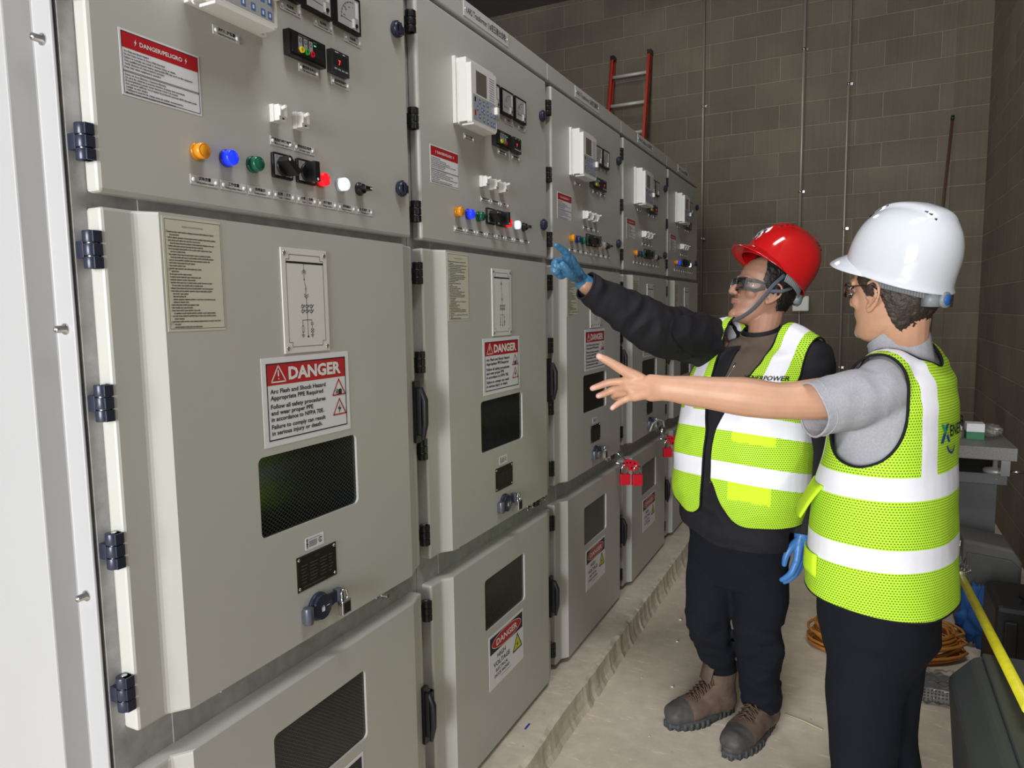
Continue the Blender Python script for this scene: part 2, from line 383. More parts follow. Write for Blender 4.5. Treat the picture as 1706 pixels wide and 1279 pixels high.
part('rail', rail(xa, 1), [RAIL], t); part('rail', rail(xb, -1, 1.0), [RAIL], t)
for x, d in ((xa, 1), (xb, -1)):
    c = lp(x, 1); x0, x1 = sorted((x-.004*d, x+.034*d))
    part('end_cap', MB().box(x0, x1, c.y-.04, c.y+.04, c.z-.015, c.z+.025), [BLK], t)
for k in range(13):
    s = .953-k*.0735
    if s < .03: break
    c = lp(0, s)
    part('rung', MB().tube([(xa, c.y, c.z), (xb, c.y, c.z)], .016, 10, flat=.8), [RUNG], t)
# ------------------------------------------------------------ switchgear cabinets: x = 0 is the door face, u runs along the row
W = .85; ZB = .10; G = .0236; L0, R0 = G, W-G
_mc = {}
def cpart(name, parent, mb, mats, bev=0, key=None, label=None, off=(0, 0, 0), up=0, kind=None):
    # mesh in cabinet coordinates (x, u, absolute z); the mesh of a repeated part is shared between the cabinets
    key = key or name
    if (key, up) not in _mc:
        m = mb() if callable(mb) else mb
        _mc[(key, up)] = fixn(m.mesh(name, mats, Matrix.Translation((0, 0, -ZB))))
    o = bpy.data.objects.new(name, _mc[(key, up)]); link(o, parent, off)
    if up:                                  # sub-part: cancel the parent's own offset
        o.location = Vector(off)-parent.location
    if bev: bevel(o, bev)
    if label: o['label'] = label
    if kind: o['kind'] = kind
    return o
def upper_door():
    z0, z1 = 1.653, 2.254; m = MB()
    m.prism([(-.030, L0), (0, L0), (0, R0), (-.030, R0)], z0, z1, 'z'); return m
def profile_door(z0, z1, hole):
    m = MB(); r = .021; w0, w1 = L0+.080, R0-.068
    pts = [(-.030, L0), (0, L0), (0, L0+.053), (r, w0), (r, w1), (.001, R0-.016), (0, R0), (-.030, R0)]
    n = len(pts); v = [(p[0], p[1], z) for z in (z0, z1) for p in pts]
    m.add(v, [(i, i+1, i+1+n, i+n) for i in range(n-1) if i != 3]+[tuple(range(n)), tuple(range(2*n-1, n-1, -1))])
    plate_with_hole(m, r, [(w0, z0), (w1, z0), (w1, z1), (w0, z1)], hole)
    k = len(hole); v = [(r, *p) for p in hole]+[(r-.006, *p) for p in hole]
    m.add(v, [(i, (i+1) % k, k+(i+1) % k, k+i) for i in range(k)])
    m.add([(-.030, L0, z0), (-.030, R0, z0), (-.030, R0, z1), (-.030, L0, z1)], [(0, 1, 2, 3)])
    return m
HOLE_M = rrect(.278, .560, 1.056, 1.209, .012); HOLE_L = rrect(.281, .561, .509, .670, .012)
def hinge(u, z, h=.052, w=1.0):
    m = MB()
    m.box(-.030, -.014, u-.0165*w, u+.004, z-h*.22, z+h*.22)          # frame leaf
    for a, b in ((-.5, -.19), (-.16, .16), (.19, .5)):
        m.lathe((-.012, u-.004, z+h*a), [(0, .0105*w), (0, .012*w), (h*(b-a), .012*w), (h*(b-a), .0105*w)], 14, 'z')
        m.box(-.014, .0012, u-.010, u+.004, z+h*a, z+h*b)
    for a in (-.175, .175): m.lathe((-.012, u-.004, z+h*a-.0012), [(0, .0088*w), (.0024, .0088*w)], 14, 'z', m=1)
    m.lathe((-.012, u-.004, z+h*.5), [(0, .005), (.0012, .005)], 10, 'z', m=1)
    return m
def latch(u, z):
    m = MB()
    m.lathe((0, u, z), [(0, .016), (.004, .017), (.013, .0165), (.016, .013), (.016, .010), (.012, .008)], 24)
    m.prism(ring((u, z), .0195, 8), .004, .011)
    m.box(.010, .019, u-.0028, u+.0028, z-.012, z+.012)
    m.box(.002, .013, u+.004, u+.020, z-.009, z+.009)
    return m
def door_handle(z, h=.157):
    u = R0-.006; m = MB()
    m.prism(rrect(u-.012, u+.012, z-h/2, z+h/2, .004, 3), 0, .010)
    m.prism(rrect(u-.007, u+.009, z-h*.38, z+h*.40, .006, 4), .010, .022)
    m.tube([(.018, u+.001, z+h*.38), (.030, u+.001, z+h*.2), (.030, u+.001, z-h*.18), (.022, u+.001, z-h*.44)], [.007, .0085, .008, .0055], 10)
    m.lathe((.010, u+.001, z-h*.30), [(0, .007), (.010, .007)], 14, m=1); return m
def pins(m, x, u0, u1, z0, z1, mi, r=.0033):
    for u in (u0+.0055, u1-.0055): m.lathe((x, u, (z0+z1)/2), [(0, r), (.0012, r), (.0022, r*.6), (.0024, .0004)], 10, m=mi)
def small_tag(u, z, t1, t2, w=.057, h=.0155):
    # label strip, u = left edge, z = top
    m = MB(); m.box(0, .0012, u, u+w, z-h, z)
    m.text(t1, .0014, u+w/2, z-h*.44, h*.30, 1, 'c', bold=.03)
    f = None
    vs = text_mesh(t2)[2:]; ww = (text_mesh(t2)[3]-text_mesh(t2)[2])*h*.2/.73
    m.text(t2, .0014, u+w/2, z-h*.84, h*.22, 1, 'c', fit=min(ww, w-.019), bold=.02)
    pins(m, .0012, u, u+w, z-h, z, 2); return m
def peligro():
    u0, u1, z0, z1 = .072, .215, 1.802, 1.898; m = MB()
    m.box(0, .0006, u0, u1, z0, z1)
    m.rect(.0009, u0+.0035, u1-.0035, z1-.0265, z1-.0035, 1)
    m.frame(.0011, u0+.003, u1-.003, z0+.003, z1-.003, .0009, 2)
    zz = z1-.060
    m.rect(.0011, u0+.003, u1-.003, zz, zz+.0008, 2); m.rect(.0011, u0+.003, u1-.003, zz-.0018, zz-.001, 2)
    m.text('DANGER/PELIGRO', .0012, (u0+u1)/2, z1-.0185, .0066, 3, 'c', fit=.076, bold=.02)
    for c in ((u0+u1)/2-.045, (u0+u1)/2+.045):
        m.flat(.0012, [(c+.0012, z1-.0095), (c-.0022, z1-.0158), (c-.0003, z1-.0155), (c-.0016, z1-.0212), (c+.0023, z1-.0140), (c+.0004, z1-.0142)], 3)
    T1 = ['Arc Flash and Shock Hazard', 'Do Not Open Covers or Doors While Energized.', 'Failure to comply can result in serious injury or death.',
          'Only qualified personnel wearing appropriate PPE may work on this equipment.', 'Verify absence of voltage before servicing.', 'Keep clear when equipment is operating.']
    T2 = ['Riesgo de Arco Eléctrico y Descarga Eléctrica', 'No abra las cubiertas ni puertas mientras el equipo está energizado.', 'El incumplimiento puede causar lesiones graves o la muerte.',
          'Solo personal calificado con el equipo de protección personal (EPP) adecuado puede', 'trabajar en este equipo.', 'Verifique la ausencia de voltaje antes de realizar mantenimiento.', 'Mantener seguro cuando el equipo está en funcionamiento.']
    for i, t in enumerate(T1): m.text(t, .0012, u0+.006, z1-.0325-.0046*i, .0026, 2, fit=len(t)*.00160, bold=.03)
    for i, t in enumerate(T2): m.text(t, .0012, u0+.006, zz-.0066-.0044*i, .0025, 2, fit=len(t)*.00155, bold=.03)
    return m
def danger_tri(m, x, c, z, s, mat_line, fill=None, kind='!'):
    h = s*.9
    P = [(c, z+h*.6), (c-s*.55, z-h*.4), (c+s*.55, z-h*.4)]
    if fill is not None: m.flat(x-.0001, [(c+(p[0]-c)*.98, z+(p[1]-z)*.98) for p in P], fill)
    t = s*.075
    for i in range(3): m.line(x, P[i], P[(i+1) % 3], t, mat_line)
    for p in P: m.flat(x, ring(p, t*.5, 8), mat_line)
def bolt(m, x, c, z, s, mi):
    m.flat(x, [(c+.10*s, z+.30*s), (c-.20*s, z-.03*s), (c-.02*s, z-.02*s), (c-.10*s, z-.34*s), (c+.19*s, z+.05*s), (c+.01*s, z+.04*s)], mi)
def arc_danger():
    u0, u1, z0, z1 = .296, .542, 1.224, 1.391; m = MB(); X = .021
    m.box(X, X+.0006, u0, u1, z0, z1)
    m.rect(X+.0009, u0+.011, u1-.011, z1-.052, z1-.011, 1)
    m.frame(X+.0011, u0+.011, u1-.011, z0+.011, z1-.011, .0022, 2)
    m.text('DANGER', X+.0012, u0+.068, z1-.0435, .024, 3, fit=.152, bold=.04)
    danger_tri(m, X+.0012, u0+.042, z1-.034, .034, 3)
    m.box(X+.0009, X+.0012, u0+.0408, u0+.0432, z1-.036, z1-.0245, 3); m.flat(X+.0012, ring((u0+.042, z1-.0405), .0016, 8), 3)
    L = [('Arc Flash and Shock Hazard', .148, 0), ('Appropriate PPE Required', .140, .0123), ('Follow all safety procedures', .146, .0285), ('and wear proper PPE', .110, .0403),
         ('in accordance to NFPA 70E.', .140, .0521), ('Failure to comply can result', .144, .0665), ('in serious injury or death.', .134, .0783)]
    for t, f, dz in L: m.text(t, X+.0012, u0+.019, z1-.0675-dz, .0085, 2, fit=f*1.03, bold=.022)
    for j, zc in enumerate((z1-.0765, z1-.1175)):
        c = u1-.034; danger_tri(m, X+.0012, c, zc, .036, 4)
        if j: bolt(m, X+.0013, c, zc-.001, .030, 2)
        else:
            m.flat(X+.0013, rrect(c-.0005, c+.0085, zc-.0125, zc-.001, .002, 2), 2)
            for a in (0, 1, 2, 3): m.line(X+.0013, (c-.001, zc-.004-.0022*a), (c-.0125+abs(a-1.5)*.003, zc-.0005-.0042*a), .0016, 2)
    return m
def hv_danger():
    u0, u1, z0, z1 = .299, .542, .312, .484; m = MB(); X = .021
    m.box(X, X+.0006, u0, u1, z0, z1)
    m.rect(X+.0009, u0+.007, u1-.007, z1-.060, z1-.007, 2)
    m.flat(X+.0010, ring(((u0+u1)/2, z1-.0335), .101, 40, .0235), 1)
    for s in (0, 1): pass
    o = ring(((u0+u1)/2, z1-.0335), .1025, 40, .0245); 
    m.pline(X+.0012, o+[o[0]], .0016, 3)
    m.text('DANGER', X+.0013, (u0+u1)/2, z1-.0435, .020, 3, 'c', fit=.146, bold=.02)
    m.text('HIGH', X+.0012, u0+.082, z1-.0855, .0155, 2, 'c', fit=.056, bold=.01)
    m.text('VOLTAGE', X+.0012, u0+.084, z1-.1085, .0155, 2, 'c', fit=.112, bold=.01)
    m.text('ELECTRICAL', X+.0012, u0+.084, z1-.1265, .0105, 2, 'c', fit=.084, bold=.01)
    m.text('SHOCK HAZARD', X+.0012, u0+.084, z1-.1435, .0105, 2, 'c', fit=.104, bold=.01)
    danger_tri(m, X+.0013, u1-.047, z1-.098, .058, 2, 4); bolt(m, X+.0014, u1-.047, z1-.102, .042, 2)
    m.rect(X+.0012, u0+.075, u0+.150, z1-.1535, z1-.1525, 2)
    return m
def sheet():
    u0, u1, z0, z1 = .108, .221, 1.446, 1.630; m = MB(); X = .021; z1 -= .003
    m.box(X, X+.0006, u0, u1, z0, z1); m.frame(X+.0009, u0+.004, u1-.0015, z0+.004, z1-.004, .0006, 1)
    m.text('Operation instruction of switchgear', X+.001, (u0+u1)/2, z1-.0155, .0026, 1, 'c', fit=.042)
    rr = random.Random(5)
    words = 'the operator must check and close door before turning handle to working position then open earthing switch push truck inside cabinet with care until interlock releases and lamp is lit'.split()
    lens = [.088, .018, .092, .061, .085, .066, .083, .028, .080, .083, .078, .048, .030, .060, .014, .041, .058, .047, .080, .058, .082, .079, .029, .024, .082, .029, .051, .039, .053, .081, .085, .019, .094, .012, .053]
    z = z1-.0225; st = .1545/len(lens)
    for i, wd in enumerate(lens):
        t = ''
        while len(t)*.00125 < wd: t += rr.choice(words)+' '
        ind = .012 if lens[i] < .03 or i % 5 == 4 else .009
        m.text(t.strip(), X+.001, u0+ind, z-.0024, .0025, 1, fit=wd, bold=.035)
        if ind < .01: m.rect(X+.001, u0+.0068, u0+.0076, z-.0016, z-.0008, 1)
        z -= st
    for zz in (z1-.0235, z1-.083, z0+.0135): danger_tri(m, X+.001, u0+.0075, zz, .0045, 1)
    return m
def mimic():
    u0, u1, z0, z1 = .357, .484, 1.396, 1.596; m = MB(); X = .021
    m.box(X, X+.0025, u0, u1, z0, z1); X += .0028
    c = (u0+u1)/2; a = .012; k = .009
    b0, b1, d0, d1 = u0+a, u1-a, z0+a, z1-.012
    P = [(b0+k, d1), (b1-k, d1), (b1-k, d1-k), (b1, d1-k), (b1, d0+k), (b1-k, d0+k), (b1-k, d0), (b0+k, d0), (b0+k, d0+k), (b0, d0+k), (b0, d1-k), (b0+k, d1-k), (b0+k, d1)]
    m.pline(X, P, .0009, 1); m.rect(X, b0, b1, z1-.0285, z1-.0245, 1)
    w = .0010; y = z1-.0285
    m.line(X, (c-.004, y), (c-.004, z1-.056), w, 1)
    for q in (.039, .043): m.pline(X, [(c-.010, z1-q-.005), (c-.004, z1-q), (c+.002, z1-q-.005)], w, 1)
    m.pline(X, [(c-.004, z1-.064), (c+.0005, z1-.074), (c-.0015, z1-.086)], w, 1); m.flat(X, ring((c-.004, z1-.0585), .0016, 8), 1)
    m.line(X, (c-.0035, z1-.062), (c-.0035, z1-.056), w, 1); m.line(X, (c-.001, z1-.074), (c-.001, z1-.094), w, 1)
    for q in (.086, .090): m.pline(X, [(c-.006, z1-q), (c, z1-q-.005), (c+.006, z1-q)], w, 1)
    m.line(X, (c, z1-.094), (c+.001, z0+.034), w, 1)
    for r_ in range(2):
        for i in (-1, 0, 1):
            cc = (c+i*.012, z1-.1105-r_*.0095); o = ring(cc, .0032, 12); m.pline(X, o+[o[0]], w, 1)
            m.line(X, (cc[0], cc[1]-.005), (cc[0], cc[1]+.005), w*.8, 1); m.line(X, (cc[0]+.003, cc[1]), (cc[0]+.0075, cc[1]+.002), w, 1); m.line(X, (cc[0]+.004, cc[1]-.002), (cc[0]+.006, cc[1]+.004), w, 1)
    zt = z1-.137; m.line(X, (c-.013, zt), (c+.013, zt), w, 1)
    m.line(X, (c-.013, zt), (c-.013, z0+.034), w, 1); m.rect(X+.0001, c-.0155, c-.0105, zt-.024, zt-.011, 0); m.frame(X+.0002, c-.0155, c-.0105, zt-.024, zt-.011, w, 1)
    m.line(X, (c+.013, zt), (c+.013, zt-.006), w, 1); m.line(X, (c+.009, zt-.006), (c+.017, zt-.006), w, 1); m.line(X, (c+.009, zt-.009), (c+.017, zt-.009), w, 1)
    m.line(X, (c+.013, zt-.009), (c+.013, z0+.034), w, 1); m.flat(X+.0001, ring((c+.013, zt-.021), .0042, 14), 0)
    o = ring((c+.013, zt-.021), .0042, 14); m.pline(X+.0002, o+[o[0]], w, 1); m.line(X+.0002, (c+.010, zt-.024), (c+.016, zt-.018), w, 1); m.line(X+.0002, (c+.010, zt-.018), (c+.016, zt-.024), w, 1)
    for uu in (-.013, .013):
        for i in range(3): m.line(X, (c+uu-.0045+.0014*i, z0+.034-.0022*i), (c+uu+.0045-.0014*i, z0+.034-.0022*i), w, 1)
    m.flat(X, [(c-.002, zt-.034), (c+.004, zt-.034), (c+.001, zt-.028)], 1)
    for uu in (u0+.008, u1-.008):
        for zz in (z0+.009, z1-.010): m.lathe((X-.0003, uu, zz), [(0, .0045), (.001, .0045), (.0025, .002), (.0026, .0004)], 12, m=2)
    return m
def rating_plate():
    u0, u1, z0, z1 = .362, .478, .922, .993; m = MB(); X = .021
    m.box(X, X+.0012, u0, u1, z0, z1); X += .0014
    m.frame(X, u0+.0015, u1-.0015, z0+.0015, z1-.0015, .0006, 1)
    m.text('XGN', X, (u0+u1)/2, z1-.0125, .0048, 1, 'c')
    for r_ in range(6):
        for a, b in ((.012, .030), (.036, .060), (.066, .088), (.092, .106)):
            zz = z1-.020-r_*.0068; m.rect(X, u0+a, u0+b-(r_ % 3)*.003, zz-.0016, zz, 1)
    m.rect(X, u0+.015, u0+.08, z0+.006, z0+.0075, 1)
    for uu in (u0+.006, u1-.006):
        for zz in (z0+.006, z1-.006): m.lathe((X-.0003, uu, zz), [(0, .0036), (.001, .0036), (.002, .002), (.0021, .0004)], 10, m=2)
    return m
def cert():
    u0, u1, z0, z1 = .389, .443, 1.000, 1.025; m = MB(); X = .021
    m.prism(rrect(u0, u1, z0, z1, .002, 3), X, X+.0005); X += .0008
    m.text('LISTED EQUIPMENT', X, u0+.026, z1-.0058, .0026, 1, 'c', fit=.034)
    for i in range(5): m.rect(X, u0+.010, u0+.034-.002*(i == 4), z1-.0095-i*.0026, z1-.0084-i*.0026, 1)
    for i in range(6): m.rect(X, u0+.003, u0+.0072, z0+.0035+i*.0032, z0+.0052+i*.0032+.0006*(i % 3), 1)
    m.pline(X, ring((u1-.010, z0+.012), .0052, 14, None, .7, 5.6), .0016, 1); m.pline(X, ring((u1-.0095, z0+.012), .0024, 10, None, .7, 5.6), .0013, 1)
    return m
def seat_lock():
    # round keyhole cover with hasp arm below the rating plate
    u, z = .416, .876; m = MB(); X = .021
    m.lathe((X, u, z), [(0, .029), (.006, .029), (.008, .026), (.008, .001)], 28)
    m.prism(ring((u+.003, z-.001), .026, 24), X+.008, X+.014)
    m.prism([(u+.015, z+.018), (u+.034, z+.017), (u+.058, z+.016), (u+.062, z+.010), (u+.062, z-.012), (u+.052, z-.013), (u+.048, z-.006), (u+.015, z-.016)], X+.006, X+.011)
    m.prism([(u+.048, z+.018), (u+.062, z+.018), (u+.062, z-.010), (u+.048, z-.010)], X, X+.018, m=2)
    m.lathe((X+.010, u-.038, z-.022), [(0, .009), (.0, .010), (.034, .010), (.034, .006)], 16, 'z', m=2); m.box(X, X+.012, u-.047, u-.022, z-.018, z+.008, 2)
    # padlock pictogram
    c = u+.002
    m.rect(X+.0143, c-.0045, c+.0045, z-.010, z-.001, 1); o = ring((c, z-.001), .003, 10, None, 0, PI); m.pline(X+.0143, o, .001, 1)
    m.rect(X+.0143, c+.010, c+.019, z-.002, z-.0008, 1)
    return m
def relay():
    m = MB(); u0, u1, z0, z1 = .192, .362, 1.975, 2.149
    m.box(0, .010, u0, u1, z0, z1)
    m.box(.010, .040, u0+.006, u1-.006, z0+.003, z1-.006)
    m.prism(rrect(u0+.004, u1-.020, z0-.002, z1-.012, .006, 3), .012, .016)
    return m
def relay_cover():
    m = MB(); m.prism(rrect(.196, .342, 1.973, 2.128, .005, 3), .0405, .056)
    m.prism([(.020, .205), (.0560, .205), (.0560, .335), (.020, .335)], 1.969, 1.974, 'z')
    m.box(.056, .066, .326, .340, 2.020, 2.040)
    return m
def relay_face():
    m = MB(); x = .0562
    m.rect(x, .201, .337, 1.978, 2.123, 0); x += .0003
    m.rect(x, .204, .334, 1.981, 2.048, 1); m.rect(x, .222, .282, 2.052, 2.112, 2)
    m.rect(x, .294, .332, 2.050, 2.118, 5)
    for i in range(10): m.rect(x+.0003, .297, .328, 2.053+i*.0063, 2.0555+i*.0063, 6)
    x += .0004
    m.rect(x, .211, .219, 2.030, 2.042, 3); m.rect(x, .211, .219, 1.994, 2.008, 4)
    for i, (a, b) in enumerate(((.240, 2.034), (.240, 1.996), (.252, 2.015), (.228, 2.015), (.264, 2.034), (.264, 2.012), (.264, 1.992), (.286, 2.036), (.286, 2.014), (.286, 1.992), (.308, 2.014), (.308, 1.990), (.324, 2.014), (.324, 1.990))):
        m.rect(x, a-.0048, a+.0048, b-.0062, b+.0062, 7)
        m.rect(x+.0002, a-.0018, a+.0018, b-.003, b+.003, 5)
    return m
def meter(u0, kind):
    m = MB(); u1, z0, z1 = u0+.082, 2.066, 2.140
    m.box(0, .010, u0, u1, z0, z1, 0); x = .0102
    m.rect(x, u0+.006, u1-.006, z0+.006, z1-.006, 1); x += .0003
    c = (u0+.056, z0+.020); m.pline(x, ring(c, .040, 14, None, PI*.5, PI*1.0), .0008, 2)
    for i in range(8):
        a = PI*.5+PI*.5*i/7; m.line(x, (c[0]+.036*math.cos(a), c[1]+.036*math.sin(a)), (c[0]+.041*math.cos(a), c[1]+.041*math.sin(a)), .0008, 2)
        if i % 2 == 0: m.text(str(i*100), x, c[0]+.030*math.cos(a), c[1]+.030*math.sin(a)-.001, .003, 2, 'c')
    m.line(x, c, (c[0]-.040, c[1]+.002), .0009, 2)
    m.box(x, x+.004, u0+.052, u0+.057, z0+.008, z0+.026, 3); m.lathe((x, u0+.066, z0+.016), [(0, .004), (.002, .004)], 12, m=0)
    m.rect(x, u0+.063, u0+.073, z0+.032, z1-.010, 4)
    m.text(kind, x, u0+.030, z0+.040, .006, 2, 'c')
    return m
def live_display():
    m = MB(); u0, u1, z0, z1 = .414, .516, 1.962, 2.008
    m.box(0, .016, u0, u1, z0, z1, 0); m.prism(rrect(u0+.004, u1-.004, z0+.004, z1-.004, .003, 3), .016, .019, m=0); x = .0192
    for i, col in enumerate((3, 4, 5)):
        c = u0+.026+i*.0145; m.rect(x, c-.0055, c+.0055, z0+.012, z1-.009, 1); o = ring((c, z1-.0155), .0035, 12); m.flat(x+.0002, o, 2)
        m.flat(x+.0003, ring((c, z1-.0155), .0022, 12), 1)
        m.lathe((x, c+.002, z0+.0135), [(0, .0058), (.004, .0058), (.004, .0026), (.001, .0026)], 14, m=col)
    m.rect(x, u0+.068, u0+.092, z0+.010, z0+.028, 2); m.rect(x, u0+.064, u0+.070, z1-.0145, z1-.0125, 6)
    m.text('LIVE DISPLAY', x, u0+.022, z1-.0075, .0025, 1, fit=.03); m.text('POWER', x, u0+.062, z1-.0085, .0018, 1, fit=.01)
    return m
def temp_ctl():
    m = MB(); u0, u1, z0, z1 = .537, .592, 1.964, 2.010
    m.box(0, .014, u0, u1, z0, z1, 0); m.rect(.0142, u0+.005, u1-.005, z0+.016, z1-.007, 1)
    m.text('7', .0146, u0+.020, z0+.018, .010, 2, bold=.02)
    for i in range(4): m.box(.014, .0152, u0+.007+i*.0115, u0+.015+i*.0115, z0+.007, z0+.0105, 3)
    m.rect(.0144, u0+.010, u0+.020, z1-.005, z1-.0035, 4); m.rect(.0144, u0+.034, u0+.042, z1-.005, z1-.0035, 4)
    return m
def breaker(u):
    m = MB(); z0, z1 = 1.828, 1.860
    m.box(0, .010, u-.0115, u+.0115, z0, z1); m.box(.010, .022, u-.0095, u+.0095, z0+.0015, z1-.0015); m.box(.022, .025, u-.0095, u+.0095, z0+.009, z1-.005)
    m.tube([(.024, u-.003, z1-.009), (.035, u-.005, z1-.007)], .0035, 8); m.rect(.0222, u-.002, u+.003, z0+.004, z0+.007, 1)
    return m
def pilot(u, lit):
    m = MB(); z = 1.742
    m.lathe((0, u, z), [(0, .0150), (.003, .0152), (.005, .0146), (.006, .0138)], 28, m=0)
    m.lathe((.006, u, z), [(0, .0136), (.010, .0134), (.0125, .0122), (.0132, .0105), (.0128, .0100), (.0135, .0094), (.0137, .0005)], 28, m=1)
    return m
def rotary(u, turned):
    m = MB(); z0, z1 = 1.727, 1.774; c = (u, 1.7495)
    m.prism(rrect(u-.026, u+.026, z0, z1, .004, 3), 0, .006, m=0); m.rect(.0062, u-.022, u+.022, z0+.005, z1-.004, 1)
    m.lathe((.006, u, c[1]), [(0, .018), (.004, .016)], 20, m=0)
    a = math.radians(-38 if turned else 90)
    d = (math.cos(a), math.sin(a)); nn = (-d[1]*.0068, d[0]*.0068); Lh = .019
    P = [(c[0]-d[0]*Lh+nn[0], c[1]-d[1]*Lh+nn[1]), (c[0]+d[0]*Lh+nn[0], c[1]+d[1]*Lh+nn[1]), (c[0]+d[0]*Lh-nn[0], c[1]+d[1]*Lh-nn[1]), (c[0]-d[0]*Lh-nn[0], c[1]-d[1]*Lh-nn[1])]
    m.prism(P, .008, .034, m=0)
    q = (c[0]-d[0]*Lh*.8, c[1]-d[1]*Lh*.8); m.flat(.0343, ring(q, .003, 8), 3)
    m.text('0', .0064, u-.016, z1-.010, .004, 2, 'c'); m.text('1', .0064, u+.004, z1-.009, .004, 2, 'c')
    return m
def selector(u):
    m = MB(); z = 1.742
    m.lathe((0, u, z), [(0, .0145), (.004, .0145), (.006, .012), (.014, .0105)], 24, m=0)
    m.prism([(u-.0125, z-.004), (u+.0125, z-.004), (u+.0125, z+.004), (u-.0125, z+.004)], .010, .028, m=0)
    m.rect(.0283, u+.004, u+.0125, z-.0015, z+.0015, 1); return m
def nameplate(k):
    u0, u1, z0, z1 = .268, .543, 2.279, 2.3205; m = MB(); X = -.004
    t = ['1AR1 Incoming (1#进线柜)', '1AR2 Transformer (1#变压器出线柜)', '1AR3 Transformer (2#变压器柜)', '1AR4 Outgoing (出线柜)', '1AR5 Transformer (变压器柜)'][k]
    m.box(X, X+.0015, u0, u1, z0, z1); m.text(t, X+.0018, (u0+u1)/2, z0+.0125, .0165, 1, 'c', fit=.245, bold=.012)
    for uu in (u0+.008, u1-.008): m.lathe((X+.0015, uu, (z0+z1)/2), [(0, .0028), (.001, .0028), (.0016, .001)], 10, m=2)
    return m
def lower_frame():
    m = MB(); X = -.030
    m.box(-1.48, X, .0015, W-.0015, ZB, 2.272); return m
def bolts_mid():
    m = MB()
    for u, z in ((.20, .795), (.66, .795), (.70, .783), (.905-.85+.1, .80)):
        m.lathe((-.030, u, z), [(0, .008), (.004, .008), (.004, .005), (.018, .0045)], 12)
    return m
LENS = {}
def lens(nm, col, lit):
    k = (nm, lit)
    if k not in LENS: LENS[k] = lamp_mats(nm, col, lit)
    return LENS[k]
LC = {'orange': (.80, .30, .01), 'blue': (.01, .035, .8), 'green': (.005, .13, .07), 'red': (.85, .008, .02), 'white': (.75, .85, .95)}
TAGS = [('试验位置', 'Testing position indicator'), ('工作位置', 'Working position indicator'), ('合闸指示', 'Closing indicator'), ('就地  |  远方', 'Local   |   Remote'), ('分闸  |  合闸', 'Open   |   Close'),
        ('储能指示', 'Energy indicator'), ('带电指示', 'Living line indicator'), ('关  照明灯  开', 'Off  lighting  On')]
MT = [PAINT, GALV]
